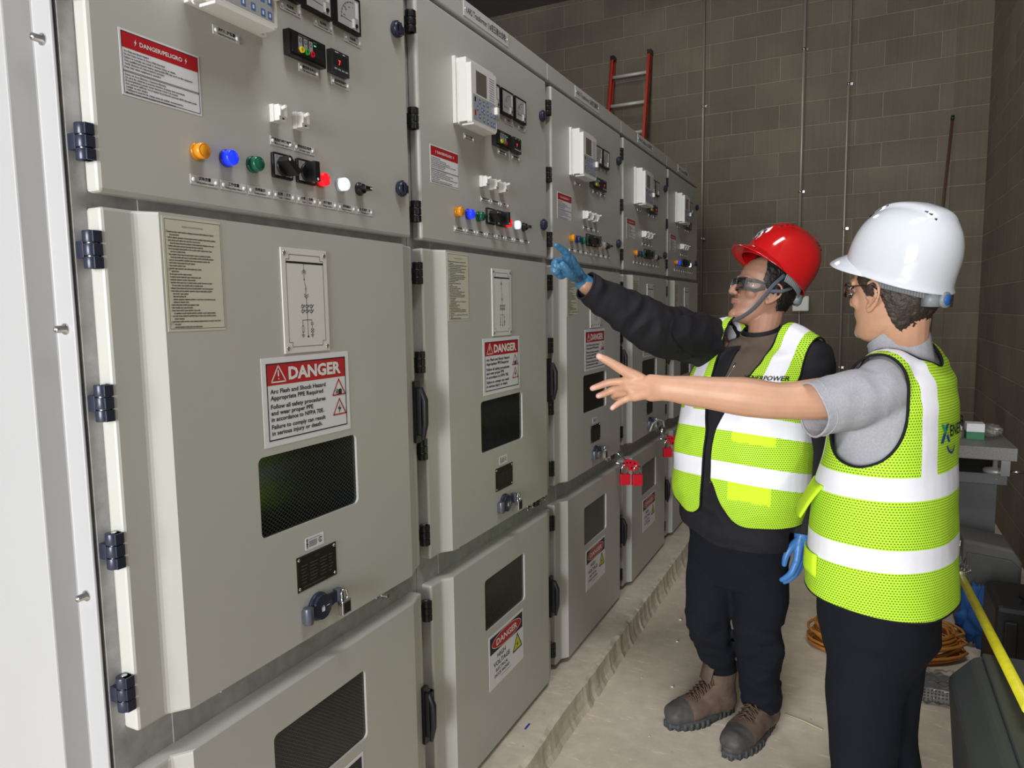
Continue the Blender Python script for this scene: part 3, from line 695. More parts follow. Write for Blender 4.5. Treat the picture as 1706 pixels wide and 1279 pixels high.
# lit lamps per cabinet: orange, blue, green, red, white
LIT = [('blue', 'red', 'white'), ('blue', 'red', 'white'), (), (), ('blue', 'white')]
CABLAB = ['nearest light grey switchgear cabinet with two white breakers on its upper door',
          'light grey switchgear cabinet second in the row, lit lamps, three full meters',
          'light grey switchgear cabinet third in the row, behind the bare pointing hand',
          'light grey switchgear cabinet fourth in the row, red padlocks hanging beside its lower door',
          'last light grey switchgear cabinet at the far end by the block wall']
for k in range(5):
    root = thing('switchgear_cabinet', CABLAB[k], 'switchgear cabinet', (0, k*W, ZB), 'row of switchgear cabinets')
    fr = cpart('cabinet_frame', root, lower_frame, [GALV], label='galvanised steel frame')
    for u, z in ((.20, .795), (.66, .795), (.70, .783)):
        cpart('bolt', fr, lambda: MB().lathe((-.030, u, z), [(0, .008), (.004, .008), (.004, .005), (.018, .0045)], 12), [STEEL], key='bolt%.2f' % u, up=1)
    if 0 < k < 4:
        for u in (.625, .665, .725, .770):
            cpart('interlock_pin', root, lambda: MB().cyl((.004, u, .792), .0035, .030, 'z', 10).box(-.028, .008, u-.006, u+.006, .800, .806), [CHROME], key='pin%.3f' % u)
        cpart('interlock_block', root, lambda: MB().box(-.029, .012, .68, .712, .792, .815), [BLK], .002)
    cpart('seam_channel', fr, lambda: MB().box(-.030, -.0285, .106, .726, ZB+.01, 2.26), [GALV], .0008, up=1)
    cpart('fascia', root, lambda: MB().box(-.045, -.004, .001, W-.002, 2.268, 2.3235), [PAINT], .0025)
    cpart('nameplate', root, lambda: nameplate(k), [TAGW, INK, PIN], key='nameplate%d' % k)
    # upper door
    d = cpart('upper_door', root, upper_door, [PAINT], .006)
    for z in (2.177, 1.948, 1.722): cpart('hinge', d, lambda: hinge(.019, z), [NAVY if k == 0 else BLK, STEEL], key='hu%d%.3f' % (k == 0, z), up=1, bev=.0012)
    for z in (2.129, 1.765): cpart('latch', d, lambda: latch(.782, z), [NAVY], key='lt%.3f' % z, up=1)
    # middle door
    d = cpart('middle_door', root, lambda: profile_door(.819, 1.632, HOLE_M), [PAINT], .005, label='raised middle door with viewing window')
    for z in (1.569, 1.343, 1.116, .887): cpart('hinge', d, lambda: hinge(.019, z, .055), [NAVY if k == 0 else BLK, STEEL], key='hm%d%.3f' % (k == 0, z), up=1, bev=.0012)
    cpart('door_handle', d, lambda: door_handle(1.221), [BLK, STEEL], key='hdm', up=1, bev=.001)
    cpart('window_pane', d, lambda: MB().box(.011, .0155, .270, .568, 1.050, 1.215), [SCREEN], key='wpm', up=1)
    # lower door
    d = cpart('lower_door', root, lambda: profile_door(.120, .746, HOLE_L), [PAINT], .005, label='raised lower door with viewing window')
    for z in (.680, .430, .185): cpart('hinge', d, lambda: hinge(.019, z, .055), [BLK, STEEL], key='hl%.3f' % z, up=1, bev=.0012)
    cpart('door_handle', d, lambda: door_handle(.416), [BLK, STEEL], key='hdl', up=1, bev=.001)
    cpart('window_pane', d, lambda: MB().box(.011, .0155, .273, .569, .503, .676), [SCREEN], key='wpl', up=1)
    # stickers and plates
    cpart('bilingual_warning_sticker', root, peligro, [PAPER, RED, INK, WHITEINK], label='red and white DANGER/PELIGRO sticker')
    cpart('arc_flash_sticker', root, arc_danger, [PAPER, RED, INK, WHITEINK, RED], label='large red and white DANGER sticker')
    cpart('high_voltage_sticker', root, hv_danger, [PAPER, RED, INK, WHITEINK, YEL], label='DANGER HIGH VOLTAGE sticker with yellow triangle')
    cpart('instruction_sheet', root, sheet, [CREAM, INK], label='cream instruction sheet full of small print')
    cpart('mimic_diagram_plate', root, mimic, [WHITEP, INK, STEEL], .0006)
    cpart('rating_plate', root, rating_plate, [mat('rating_plate_dark', (.03, .028, .02), .3, .4), mat('rating_print', (.085, .08, .06), .5), STEEL] if 'rating_plate' not in [q[0] for q in _mc] else None)
    cpart('certification_label', root, cert, [PAPER, INK])
    cpart('key_cover_lock', root, seat_lock, [NAVY, WHITEINK, mat('lock_grey', (.10, .11, .14), .3, .3)] if 'key_cover_lock' not in [q[0] for q in _mc] else None, .0008)
    # instruments
    r = cpart('protection_relay', root, relay, [WHITEP], .0015)
    cpart('relay_cover', r, relay_cover, [WHITEP], .001, up=1)
    cpart('relay_keypad', r, relay_face, [WHITEP, GREYP, LCD, INK, RED, PAPER, mat('grey_print', (.3, .3, .3), .5), BLUEK] if ('relay_keypad', 1) not in _mc else None, up=1, label='keypad with grey screen and blue keys')
    for i, u0 in enumerate((.374, .467, .560)):
        if i == 0 and k > 1: continue
        cpart('panel_meter', root, lambda: meter(u0, 'A'), [BLK, METERW, INK, PIN, WHITEINK], key='meter%d' % i)
    cpart('live_voltage_display', root, live_display, [BLK, GREYP, INK, YEL if 0 else mat('jack_yellow', (.8, .6, .02), .4), mat('jack_green', (.03, .35, .06), .4), mat('jack_red', (.6, .01, .04), .4), mat('led_green', (.1, .6, .4), .4, emit=(.1, .8, .5), es=1)] if ('live_voltage_display', 0) not in _mc else None, .0008)
    cpart('temperature_controller', root, temp_ctl, [mat('dark_grey_plastic', (.03, .032, .036), .35), INK, mat('led_red', (.8, .02, .04), .4, emit=(1, .03, .05), es=2), GREYP, PAPER] if ('temperature_controller', 0) not in _mc else None, .0008)
    for u in ((.381, .441) if k == 0 else (.345, .406, .467)): cpart('miniature_breaker', root, lambda: breaker(u), [WHITEP, BLK], .0008, key='mcb%.3f' % u)
    for nm, u in (('orange', .201), ('blue', .261), ('green', .321), ('red', .500), ('white', .563)):
        lit = nm in LIT[k]
        col = LC[nm]
        if not lit: col = {'blue': (.02, .04, .16), 'red': (.30, .01, .02), 'white': (.5, .5, .48)}.get(nm, col)
        cpart('indicator_lamp', root, lambda: pilot(u, lit), [lens('bezel_'+nm, tuple(c*.6 for c in col), 0), lens(nm, col, .9 if lit else 0)], key='lamp%s%d' % (nm, lit), label=nm+' indicator lamp')
    cpart('rotary_switch', root, lambda: rotary(.393, True), [BLK, GREYP, INK, PIN], .001, key='rs1')
    cpart('rotary_switch', root, lambda: rotary(.457, False), [BLK, GREYP, INK, PIN], .001, key='rs2')
    cpart('selector_knob', root, lambda: selector(.627), [BLK, PIN], .001)
    us = [.184+.0617*i for i in range(8)]
    for i, u in enumerate(us): cpart('name_tag', root, lambda: small_tag(u, 1.7035, *TAGS[i]), [TAGW, INK, PIN], key='tag%d' % i)
    for i, (u, z, a, b) in enumerate(((.248, 1.961, '微机保护装置', 'Integrated protection device'), (.408, 2.060, '电流表', 'A-phase ammeter'), (.501, 2.061, '电流表', 'B-phase ammeter'), (.595, 2.061, '电流表', 'C-phase ammeter'),
                          (.454, 1.959, '高压带电显示', 'High voltage live indicator'), (.549, 1.960, '温湿度控制器', 'Temp.&humidity controller'))):
        if i == 1 and k > 1: continue
        cpart('name_tag', root, lambda: small_tag(u, z, a, b), [TAGW, INK, PIN], key='tagb%d' % i)
    for i, (a, b) in enumerate((('交流电机储能电源', 'Motor storage supply'), ('带电加热电源', 'Air heater supply'), ('电源', 'Power supply'))):
        if i == 2 and k == 0: continue
        u = (.368 if k == 0 else .338)+.0625*i
        cpart('name_tag', root, lambda: small_tag(u, 1.803, a, b), [TAGW, INK, PIN], key='tagc%d%d' % (i, k == 0))
# end panel of the row with its flange and screws
t = thing('end_panel', 'tall pale painted end panel with three screws beside the nearest cabinet', 'end panel', (-.8, -.03, .10)); t['wloc'] = [-.8, -.03, .10]
m = MB(); m.prism([(-.031, -.003), (-.031, -.008), (-.072, -.008), (-.078, -.046), (-1.48, -.046), (-1.48, -.003)], ZB, 2.33, 'z')
part('panel', m, [SIDEP], t, .004)
for z in (1.863, 1.454, 1.046, .62, .25):
    part('screw', MB().lathe((-.052, -.008, z), [(0, .0085), (-.002, .0085), (-.003, .0055), (-.015, .0052), (-.016, .0035), (-.013, .002)], 14, 'y'), [STEEL], t)
# ------------------------------------------------------------ people: helpers
def V3(*a): return Vector(a)
def catmull(pts, vals, n):
    # smooth resampling of joints and their radii
    P = [Vector(p) for p in pts]; out, rv = [], []
    vals = [np.atleast_1d(np.array(v, float)) for v in vals]
    Q = [P[0]*2-P[1]]+P+[P[-1]*2-P[-2]]; Rv = [vals[0]]+vals+[vals[-1]]
    for i in range(1, len(Q)-2):
        for k in range(n):
            t = k/n; a, b, c, d = Q[i-1:i+3]
            out.append(.5*((2*b)+(c-a)*t+(2*a-5*b+4*c-d)*t*t+(3*b-a-3*c+d)*t**3))
            u = t*t*(3-2*t); rv.append(Rv[i]*(1-u)+Rv[i+1]*u)
    out.append(P[-1]); rv.append(vals[-1]); return out, rv
def limb(pts, rad, n=14, sub=5, e=None):
    # closed tapering tube; rad: r or (r1, r2), r1 along e (a direction), r2 across it
    P, R = catmull(pts, rad, sub); mb = MB(); N = len(P); rings = []
    T = [(P[min(i+1, N-1)]-P[max(i-1, 0)]).normalized() for i in range(N)]
    ev = Vector(e) if e is not None else (V3(0, 0, 1) if abs(T[0].z) < .8 else V3(1, 0, 0))
    def rg(c, t, r, s):
        nonlocal ev
        ev = (ev-t*ev.dot(t)).normalized(); b = t.cross(ev); r1, r2 = (r[0], r[-1])
        return [c+ev*(r1*s*math.cos(2*PI*k/n))+b*(r2*s*math.sin(2*PI*k/n)) for k in range(n)]
    rm = float(min(R[0])); 
    for q in (.15, .6, .88): rings.append(rg(P[0]-T[0]*rm*math.sqrt(1-q*q), T[0], R[0], q))
    for i in range(N): rings.append(rg(P[i], T[i], R[i], 1))
    rm = float(min(R[-1]))
    for q in (.88, .6, .15): rings.append(rg(P[-1]+T[-1]*rm*math.sqrt(1-q*q), T[-1], R[-1], q))
    v = [p for r in rings for p in r]; m = len(rings)
    f = [(j*n+k, j*n+(k+1) % n, (j+1)*n+(k+1) % n, (j+1)*n+k) for j in range(m-1) for k in range(n)]
    f += [tuple(reversed(range(n))), tuple((m-1)*n+k for k in range(n))]
    mb.add(v, f, 0, True); return mb
def ball(c, r, e=None, n=14):
    r = (r, r, r) if not hasattr(r, '__len__') else r; mb = MB(); c = Vector(c); v = []; m = 9
    M3 = e if e is not None else Matrix.Identity(3)
    for j in range(1, m):
        a = PI*j/m
        for k in range(n):
            b = 2*PI*k/n; v.append(c+M3 @ V3(r[0]*math.sin(a)*math.cos(b), r[1]*math.sin(a)*math.sin(b), r[2]*math.cos(a)))
    v += [c+M3 @ V3(0, 0, r[2]), c+M3 @ V3(0, 0, -r[2])]; t = (m-1)*n
    f = [(j*n+k, (j+1)*n+k, (j+1)*n+(k+1) % n, j*n+(k+1) % n) for j in range(m-2) for k in range(n)]
    f += [(t, k, (k+1) % n) for k in range(n)]+[(t+1, (m-2)*n+(k+1) % n, (m-2)*n+k) for k in range(n)]
    mb.add(v, f, 0, True); return mb
def loft(rings, smooth=True):
    n = len(rings[0]); m = len(rings); mb = MB(); v = [p for r in rings for p in r]
    f = [(j*n+k, j*n+(k+1) % n, (j+1)*n+(k+1) % n, (j+1)*n+k) for j in range(m-1) for k in range(n)]
    f += [tuple(reversed(range(n))), tuple((m-1)*n+k for k in range(n))]
    mb.add(v, f, 0, smooth); return mb
def trunk(rows, F, n=40, p=2.3, sub=5):
    # rows: (centre, half width, half depth) from below upwards; F: facing direction
    F = Vector(F).normalized(); R = V3(F.y, -F.x, 0)
    C, S = catmull([r[0] for r in rows], [(r[1], r[2]) for r in rows], sub); rg = []
    for c, s in zip(C, S):
        q = []
        for k in range(n):
            a = 2*PI*k/n; ca, sa = math.cos(a), math.sin(a)
            q.append(c+R*(s[0]*math.copysign(abs(ca)**(2/p), ca))+F*(s[1]*math.copysign(abs(sa)**(2/p), sa)))
        rg.append(q)
    return loft(rg)
def xform(mb, M):
    mb.v = [tuple(M @ Vector(p)) for p in mb.v]; return mb
def union(mbs, voxel=.005, smooth=6, fac=.5):
    vs, fs = [], []
    for mb in mbs:
        me = mb.mesh('u', []); fixn(me); n = len(vs)
        vs += [tuple(v.co) for v in me.vertices]; fs += [tuple(i+n for i in p.vertices) for p in me.polygons]; bpy.data.meshes.remove(me)
    me = bpy.data.meshes.new('u'); me.from_pydata(vs, [], fs); o = bpy.data.objects.new('u', me); COL.objects.link(o)
    r = o.modifiers.new('r', 'REMESH'); r.mode = 'VOXEL'; r.voxel_size = voxel; r.adaptivity = 0
    if smooth: s = o.modifiers.new('s', 'SMOOTH'); s.factor = fac; s.iterations = smooth
    dg = bpy.context.evaluated_depsgraph_get(); out = bpy.data.meshes.new_from_object(o.evaluated_get(dg))
    bpy.data.objects.remove(o); bpy.data.meshes.remove(me)
    return out
def displace(me, fn):
    # fn(co, normal) -> new co
    cs = [fn(v.co.copy(), v.normal.copy()) for v in me.vertices]
    me.vertices.foreach_set('co', [x for c in cs for x in c]); me.update(); return me
def offset(me, d): return displace(me, lambda c, n: c+n*d)
def folds(axis, amp, fr, seed=0, rnd=.3):
    axis = Vector(axis).normalized()
    def g(c, n):
        a = c.dot(axis); p = c-axis*a
        w1 = noise.noise(V3(a*fr+seed, p.x*fr*rnd, p.y*fr*rnd+p.z*fr*rnd)*1.0)
        w2 = noise.noise(V3(a*fr*2.1+seed*2, p.x*fr*rnd*2, (p.y+p.z)*fr*rnd*2))
        return amp*(1-2*abs(w1))*.8-amp*.5+amp*.5*w2
    return g
def split(bm, fn):
    # cut the surface exactly along fn = 0
    bm.verts.ensure_lookup_table()
    val = {v: fn(v.co) for v in bm.verts}
    for v in bm.verts:
        if abs(val[v]) < 1e-7: val[v] = 1e-7
    cut = set()
    for e in list(bm.edges):
        a, b = e.verts; va, vb = val[a], val[b]
        if (va > 0) != (vb > 0):
            t = va/(va-vb); t = min(.98, max(.02, t))
            ne, nv = bmesh.utils.edge_split(e, a, t); val[nv] = 0; cut.add(nv)
    for f in list(bm.faces):
        c = [v for v in f.verts if v in cut]
        if len(c) == 2:
            try: bmesh.utils.face_split(f, c[0], c[1])
            except Exception: pass
        elif len(c) == 4:
            vs = list(f.verts); i = [k for k, v in enumerate(vs) if v in cut]
            try:
                nf, _ = bmesh.utils.face_split(f, vs[i[0]], vs[i[1]])
                for g in (f, nf):
                    cc = [v for v in g.verts if v is vs[i[2]] or v is vs[i[3]]]
                    if len(cc) == 2: bmesh.utils.face_split(g, cc[0], cc[1]); break
            except Exception: pass
def carve(me, regions, keep, uv=None, colour=None, cuts=()):
    # keep: function > 0 inside the cloth; regions/cuts: functions whose zero lines are cut; colour(co) -> material index
    bm = bmesh.new(); bm.from_mesh(me)
    for k in keep:
        split(bm, k)
        bmesh.ops.delete(bm, geom=[f for f in bm.faces if k(f.calc_center_median()) < 0], context='FACES')
    for r in cuts: split(bm, r)
    bmesh.ops.delete(bm, geom=[v for v in bm.verts if not v.link_faces], context='VERTS')
    # keep the largest island
    seen = set(); best = []
    for f in bm.faces:
        if f in seen: continue
        st = [f]; seen.add(f); isl = []
        while st:
            g = st.pop(); isl.append(g)
            for e in g.edges:
                for h in e.link_faces:
                    if h not in seen: seen.add(h); st.append(h)
        if len(isl) > len(best): best = isl
    bs = set(best); bmesh.ops.delete(bm, geom=[f for f in bm.faces if f not in bs], context='FACES')
    if colour:
        for f in bm.faces: f.material_index = colour(f.calc_center_median())
    if uv:
        L = bm.loops.layers.uv.new('UVMap')
        for f in bm.faces:
            for l in f.loops: l[L].uv = uv(l.vert.co)
    for f in bm.faces: f.smooth = True
    # boundary loops for the piping
    be = [e for e in bm.edges if len(e.link_faces) == 1]; adj = {}
    for e in be:
        for a, b in (e.verts, reversed(e.verts)): adj.setdefault(a, []).append(b)
    loops = []; used = set()
    for s in adj:
        if s in used: continue
        lp_ = [s]; used.add(s); cur = s
        while True:
            nx = [q for q in adj[cur] if q not in used]
            if not nx: break
            cur = nx[0]; used.add(cur); lp_.append(cur)
        if len(lp_) > 12: loops.append([v.co.copy() for v in lp_])
    me2 = bpy.data.meshes.new('cloth'); bm.to_mesh(me2); bm.free(); return me2, loops
def smooth_loop(l, it=4, step=1):
    l = l[::step]
    for _ in range(it): l = [(l[i-1]+l[i]*2+l[(i+1) % len(l)])/4 for i in range(len(l))]
    return l
def mpart(name, me, mats, parent, label=None, solid=0, sub=0):
    # mesh in world coordinates under parent (which carries wloc)
    t = Vector(parent['wloc']); me.transform(Matrix.Translation(-t)); me.name = name
    for m in mats: me.materials.append(m)
    for p in me.polygons: p.use_smooth = True
    o = bpy.data.objects.new(name, me); link(o, parent); o['wloc'] = list(t)
    if label: o['label'] = label
    if solid:
        s = o.modifiers.new('solid', 'SOLIDIFY'); s.thickness = solid; s.offset = 0
    if sub: q = o.modifiers.new('sub', 'SUBSURF'); q.levels = sub; q.render_levels = sub
    return o
def fabric(name, col, rough=.85, fine=900, bump=.3, var=.05):
    return mat(name, col, rough, var=var, vscale=6, bump=bump, bscale=fine, bdist=.0008, spec=.2)
def hiviz_mat(name, col, hole=.006):
    m, nt, b = new_mat(name)
    uv = nd(nt, 'ShaderNodeUVMap'); sx = nd(nt, 'ShaderNodeSeparateXYZ'); nt.links.new(uv.outputs[0], sx.inputs[0])
    def mth(op, a, c=None, c2=None):
        n = nd(nt, 'ShaderNodeMath', operation=op)
        for i, q in enumerate((a, c, c2)):
            if q is None: continue
            if isinstance(q, (int, float)): n.inputs[i].default_value = q
            else: nt.links.new(q, n.inputs[i])
        return n.outputs[0]
    v = mth('MULTIPLY', sx.outputs['Y'], 1/hole); row = mth('FLOOR', v); par = mth('MULTIPLY', mth('MODULO', row, 2.0), .5)
    u = mth('ADD', mth('MULTIPLY', sx.outputs['X'], 1/(hole*1.05)), par)
    fu = mth('SUBTRACT', mth('FRACT', u), .5); fv = mth('SUBTRACT', mth('FRACT', v), .5)
    d = mth('ADD', mth('POWER', mth('MULTIPLY', mth('ABSOLUTE', fu), 1/.29), 2.0), mth('POWER', mth('MULTIPLY', mth('ABSOLUTE', fv), 1/.25), 2.0))
    r = nd(nt, 'ShaderNodeMapRange'); r.inputs['From Min'].default_value = 1.25; r.inputs['From Max'].default_value = .75; nt.links.new(d, r.inputs['Value'])
    mx = nd(nt, 'ShaderNodeMixRGB'); mx.inputs[1].default_value = (*col, 1); mx.inputs[2].default_value = (col[0]*.20, col[1]*.26, col[2]*.15, 1)
    nt.links.new(r.outputs[0], mx.inputs[0]); nt.links.new(mx.outputs[0], b.inputs['Base Color']); b.inputs['Roughness'].default_value = .7
    b.inputs['Specular IOR Level'].default_value = .25
    bp = nd(nt, 'ShaderNodeBump'); bp.inputs['Strength'].default_value = .4; bp.inputs['Distance'].default_value = .001; bp.invert = True
    nt.links.new(r.outputs[0], bp.inputs['Height']); nt.links.new(bp.outputs[0], b.inputs['Normal'])
    return m
HIV = hiviz_mat('hi_vis_mesh_fabric', (.50, .80, .045)); HIVS = fabric('hi_vis_plain_fabric', (.62, .95, .03), .7, 500)
REFL = mat('reflective_silver_tape', (.86, .86, .92), .4, 0, var=.05, vscale=12)
PIPE = fabric('black_piping', (.012, .012, .014)); JKT = fabric('black_softshell', (.016, .015, .018), .75, 400)
TRS = fabric('black_trouser_cloth', (.008, .009, .014), .9, 500); TEE = mat('heather_grey_jersey', (.37, .37, .40), .9, var=.10, vscale=220, bump=.3, bscale=700, bdist=.0006, spec=.15)
SWT = fabric('brown_fleece', (.115, .085, .065)); GLV = mat('blue_nitrile', (.045, .15, .27), .38, var=.15, vscale=40, bump=.2, bscale=120, bdist=.001)
HAIR = mat('black_hair', (.012, .010, .009), .45, bump=.8, bscale=300, bdist=.002)
HAIR2 = mat('dark_brown_hair', (.035, .022, .016), .5, var=.3, vscale=90, bump=.8, bscale=300, bdist=.002)
def skin(name, col): return mat(name, col, .48, var=.06, vscale=25, bump=.15, bscale=350, bdist=.0006, sss=.12)
SKA = skin('skin_tanned', (.36, .19, .125)); SKB = skin('skin_light', (.56, .31, .20)); LIP = mat('lips', (.30, .13, .10), .45); NAIL = mat('nail', (.66, .38, .34), .3)
EYEW = mat('eye_white', (.65, .62, .58), .2); EYED = mat('eye_dark', (.02, .012, .01), .15)
STRAP = fabric('grey_webbing', (.09, .10, .12)); HGREY = mat('harness_grey', (.20, .22, .23), .45)
def head_prims():
    # face towards +y, z = 0 at eye level, x to its right
    Z = [-.125, -.118, -.108, -.095, -.080, -.062, -.045, -.025, -.005, .015, .040, .065, .085, .100, .110, .115]
    YF = [.060, .074, .083, .085, .078, .083, .082, .079, .076, .083, .086, .079, .066, .048, .028, .005]
    YB = [.010, -.005, -.020, -.040, -.058, -.070, -.082, -.092, -.099, -.102, -.102, -.095, -.083, -.066, -.045, -.02]
    WD = [.018, .034, .044, .052, .058, .062, .066, .070, .072, .073, .074, .070, .061, .048, .031, .012]
    FR = [.30, .30, .25, .20, .12, .08, .05, .02, 0, 0, 0, 0, 0, 0, 0, 0]
    rings = []
    for z, yf, yb, w, fr in zip(Z, YF, YB, WD, FR):
        cy = min(.012, yf-.02) if z > -.09 else (yf+yb)/2; q = []
        for k in range(36):
            a = 2*PI*k/36; ca, sa = math.cos(a), math.sin(a)
            y = cy+(yf-cy if sa > 0 else cy-yb)*math.copysign(abs(sa)**(2/2.25), sa)
            x = w*math.copysign(abs(ca)**(2/2.25), ca)*(1-fr*max(0, sa))
            q.append(V3(x, y, z))
        rings.append(q)
    P = [loft(rings)]
    P.append(limb([(0, .078, .012), (0, .090, -.008), (0, .101, -.024), (0, .103, -.034)], [.0065, .0075, .0105, .011], sub=3))
    for s in (-1, 1):
        P += [ball((s*.012, .094, -.036), (.0085, .011, .008)), ball((s*.043, .050, -.026), (.022, .024, .024)), limb([(s*.012, .083, .016), (s*.034, .080, .020), (s*.054, .066, .014)], [.007, .009, .007], sub=3),
              ball((s*.031, .070, -.001), (.0145, .0115, .010))]
        # ear
        C = [(s*.073, .014, .010), (s*.079, .010, .026), (s*.084, -.006, .033), (s*.087, -.021, .024), (s*.087, -.025, .004), (s*.083, -.017, -.014), (s*.078, -.004, -.028), (s*.074, .006, -.034), (s*.073, .010, -.024)]
        C = [(a, b, c-.012) for a, b, c in C]
        P += [limb(C, [.0040]*5+[.0045, .0060, .0072, .005], n=8, sub=3), limb([(s*.077, .002, .010), (s*.080, -.010, .002), (s*.080, -.012, -.014), (s*.076, -.004, -.026)], [.003]*4, n=8, sub=3), ball((s*.073, -.006, -.010), (.0060, .019, .029)), ball((s*.073, .012, -.016), (.005, .005, .007))]
    P.append(limb([(-.024, .077, -.0645), (0, .089, -.0660), (.024, .077, -.0645)], [.003, .0062, .003], n=8, sub=4))
    P.append(limb([(-.025, .077, -.0590), (-.008, .089, -.0560), (.008, .089, -.0560), (.025, .077, -.0590)], [.003, .0052, .0052, .003], n=8, sub=3))
    P.append(ball((0, .076, -.104), (.020, .014, .016)))
    return P
def head_matrix(pos, F, pitch, roll=0):
    F = Vector(F).normalized(); R = V3(F.y, -F.x, 0).normalized(); U = V3(0, 0, 1)
    F2 = F*math.cos(pitch)+U*math.sin(pitch); U2 = R.cross(F2)
    if roll: R, U2 = R*math.cos(roll)+U2*math.sin(roll), U2*math.cos(roll)-R*math.sin(roll)
    M = Matrix.Identity(4)
    for i in range(3): M[i][0], M[i][1], M[i][2], M[i][3] = R[i], F2[i], U2[i], pos[i]
    return M
def helmet(parent, M, mats, vents_mat, sticker=None):
    # shell given in helmet space (y forward, z up, rim slopes down to the back)
    ZP = np.array([0, .012, .035, .065, .091, .115, .138, .155, .167, .176, .1815, .184])
    YF = np.array([.120, .118, .1135, .105, .0935, .079, .059, .039, .020, -.006, -.032, -.055])
    YB = np.array([-.119, -.119, -.122, -.130, -.135, -.1355, -.133, -.127, -.120, -.110, -.094, -.065])
    WD = np.array([.1085, .108, .1085, .1075, .104, .098, .086, .073, .059, .042, .024, .004])
    t = np.linspace(0, 1, 45); zi = np.interp(t, np.linspace(0, 1, 12), ZP)
    def sm(a):
        b = np.interp(t, np.linspace(0, 1, 12), a); k = np.array([1, 2, 3, 2, 1])/9
        bb = np.concatenate([[2*b[0]-b[2], 2*b[0]-b[1]], b, [2*b[-1]-b[-2], 2*b[-1]-b[-3]]]); return np.convolve(bb, k, 'valid')
    yf, yb, wd = sm(YF), sm(YB), sm(WD); zi = sm(ZP); n = 96; rings = []
    rz = lambda y: -.054+.31*y
    for j in range(45):
        q = []; cy = (yf[j]+yb[j])/2; hy = (yf[j]-yb[j])/2
        for k in range(n):
            a = 2*PI*k/n; ca, sa = math.cos(a), math.sin(a); p = 2.15
            x = wd[j]*math.copysign(abs(ca)**(2/p), ca); y = cy+hy*math.copysign(abs(sa)**(2/p), sa)
            z = zi[j]+rz(y)
            # raised crest with a soft shoulder, running back
            c = 1/(1+math.exp((abs(x)-.040+.10*max(0, y-.02))/.0022)); h = max(0, min(1, (zi[j]-.105)/.03)); back = 1/(1+math.exp((-.112-y)/.002))
            z += .0075*c*h*back
            # shallow belt line
            if zi[j] < .095:
                s = 1+.008*(1/(1+math.exp((.098-zi[j]-.0)/-.001)) if 0 else 0); x *= s
            if zi[j] < .014: x *= 1+.035*(1-zi[j]/.014); y = cy+(y-cy)*(1+.03*(1-zi[j]/.014))
            q.append(V3(x, y, z))
        rings.append(q)
    m = MB(); v = [p for r in rings for p in r]; N = len(rings)
    f = [(j*n+k, j*n+(k+1) % n, (j+1)*n+(k+1) % n, (j+1)*n+k) for j in range(N-1) for k in range(n)]+[tuple((N-1)*n+k for k in range(n))]
    m.add(v, f, 0, True)
    me = m.mesh('hard_hat_shell', []); me.transform(M); o = mpart('hard_hat', me, mats, parent, solid=.003)
    # peak
    pk = MB(); q = []; K = 64
    for k in range(K+1):
        a = math.radians(4+172*k/K); ca, sa = math.cos(a), math.sin(a); p = 2.15
        x = .110*math.copysign(abs(ca)**(2/p), ca); y = .0+.118*abs(sa)**(2/p)
        Lp = .046*max(0, math.sin(math.radians(180*k/K)))**.75
        d = V3(x*.75, y, 0).normalized()
        t_ = Lp/.046; z0 = rz(y)+.022*t_+.003; prof = []
        for s, dz, th in ((-.06, .004, 0), (.25, 0, 0), (.6, -.004, 0), (.92, -.0105, 0), (1, -.013, .5), (.97, -.0155, 1), (.6, -.008, 1), (.2, -.005, 1), (-.06, -.004, 1)):
            prof.append(V3(x, y, z0)+d*(Lp*s)+V3(0, 0, dz*(.25+.75*t_)-.10*abs(x)*s*t_))
        q.append(prof)
    w = len(q[0]); pk.add([p for r in q for p in r], [(j*w+i, j*w+i+1, (j+1)*w+i+1, (j+1)*w+i) for j in range(K) for i in range(w-1)], 0, True)
    me = pk.mesh('peak', []); me.transform(M); pe = mpart('peak', me, mats, o)
    def surf(x, y):
        # height of the shell over (x, y)
        best = None
        for j in range(44):
            cy = (yf[j]+yb[j])/2; hy = (yf[j]-yb[j])/2
            g = (abs(x)/max(wd[j], 1e-4))**2.15+(abs(y-cy)/hy)**2.15
            if g <= 1: best = j
        return zi[best]+rz(y) if best is not None else None
    for s in (-1, 1):
        for i in range(3):
            for (x0, y0) in ((.039, .055-.017*i), (.042, -.084-.011*i)):
                z = surf(x0, y0)
                if z is None: continue
                L2 = .0075 if y0 > 0 else .0042
                dz = .58*L2 if y0 > 0 else -.2*L2
                vt = MB(); vt.tube([(s*x0, y0+L2, z-dz+.0045), (s*x0, y0-L2, z+dz+.0045)],   .0027, 6, flat=.8)
                me = vt.mesh('vent_slot', []); me.transform(M); mpart('vent_slot', me, [vents_mat], o)
    if sticker: sticker(o, M, surf)
    # harness band and ratchet
    hb = MB(); pts = []
    for k in range(49):
        a = math.radians(180+180*k/48); pts.append(V3(.090*math.cos(a), -.008+.100*math.sin(a), -.060-.028*abs(math.sin(a))**1.5))
    for a, b in zip(pts, pts[1:]):
        hb.add([a+V3(0, 0, -.016), b+V3(0, 0, -.016), b+V3(0, 0, .03), a+V3(0, 0, .03)], [(0, 1, 2, 3)], 0, True)
    me = hb.mesh('headband', []); me.transform(M); hbo = mpart('headband', me, [HGREY], o, solid=.003)
    rk = MB(); rk.box(-.040, .040, -.116, -.090, -.118, -.086, 0); rk.lathe((0, -.115, -.102), [(0, .019), (-.010, .0185), (-.012, .016)], 20, 'y', m=0); rk.lathe((0, -.1268, -.102), [(0, .013), (-.003, .012)], 18, 'y', m=1)
    me = rk.mesh('ratchet_knob', []); fixn(me); me.transform(M); mpart('ratchet_knob', me, [HGREY, mat('knob_blue', (.02, .10, .35), .35)], o)
    return o
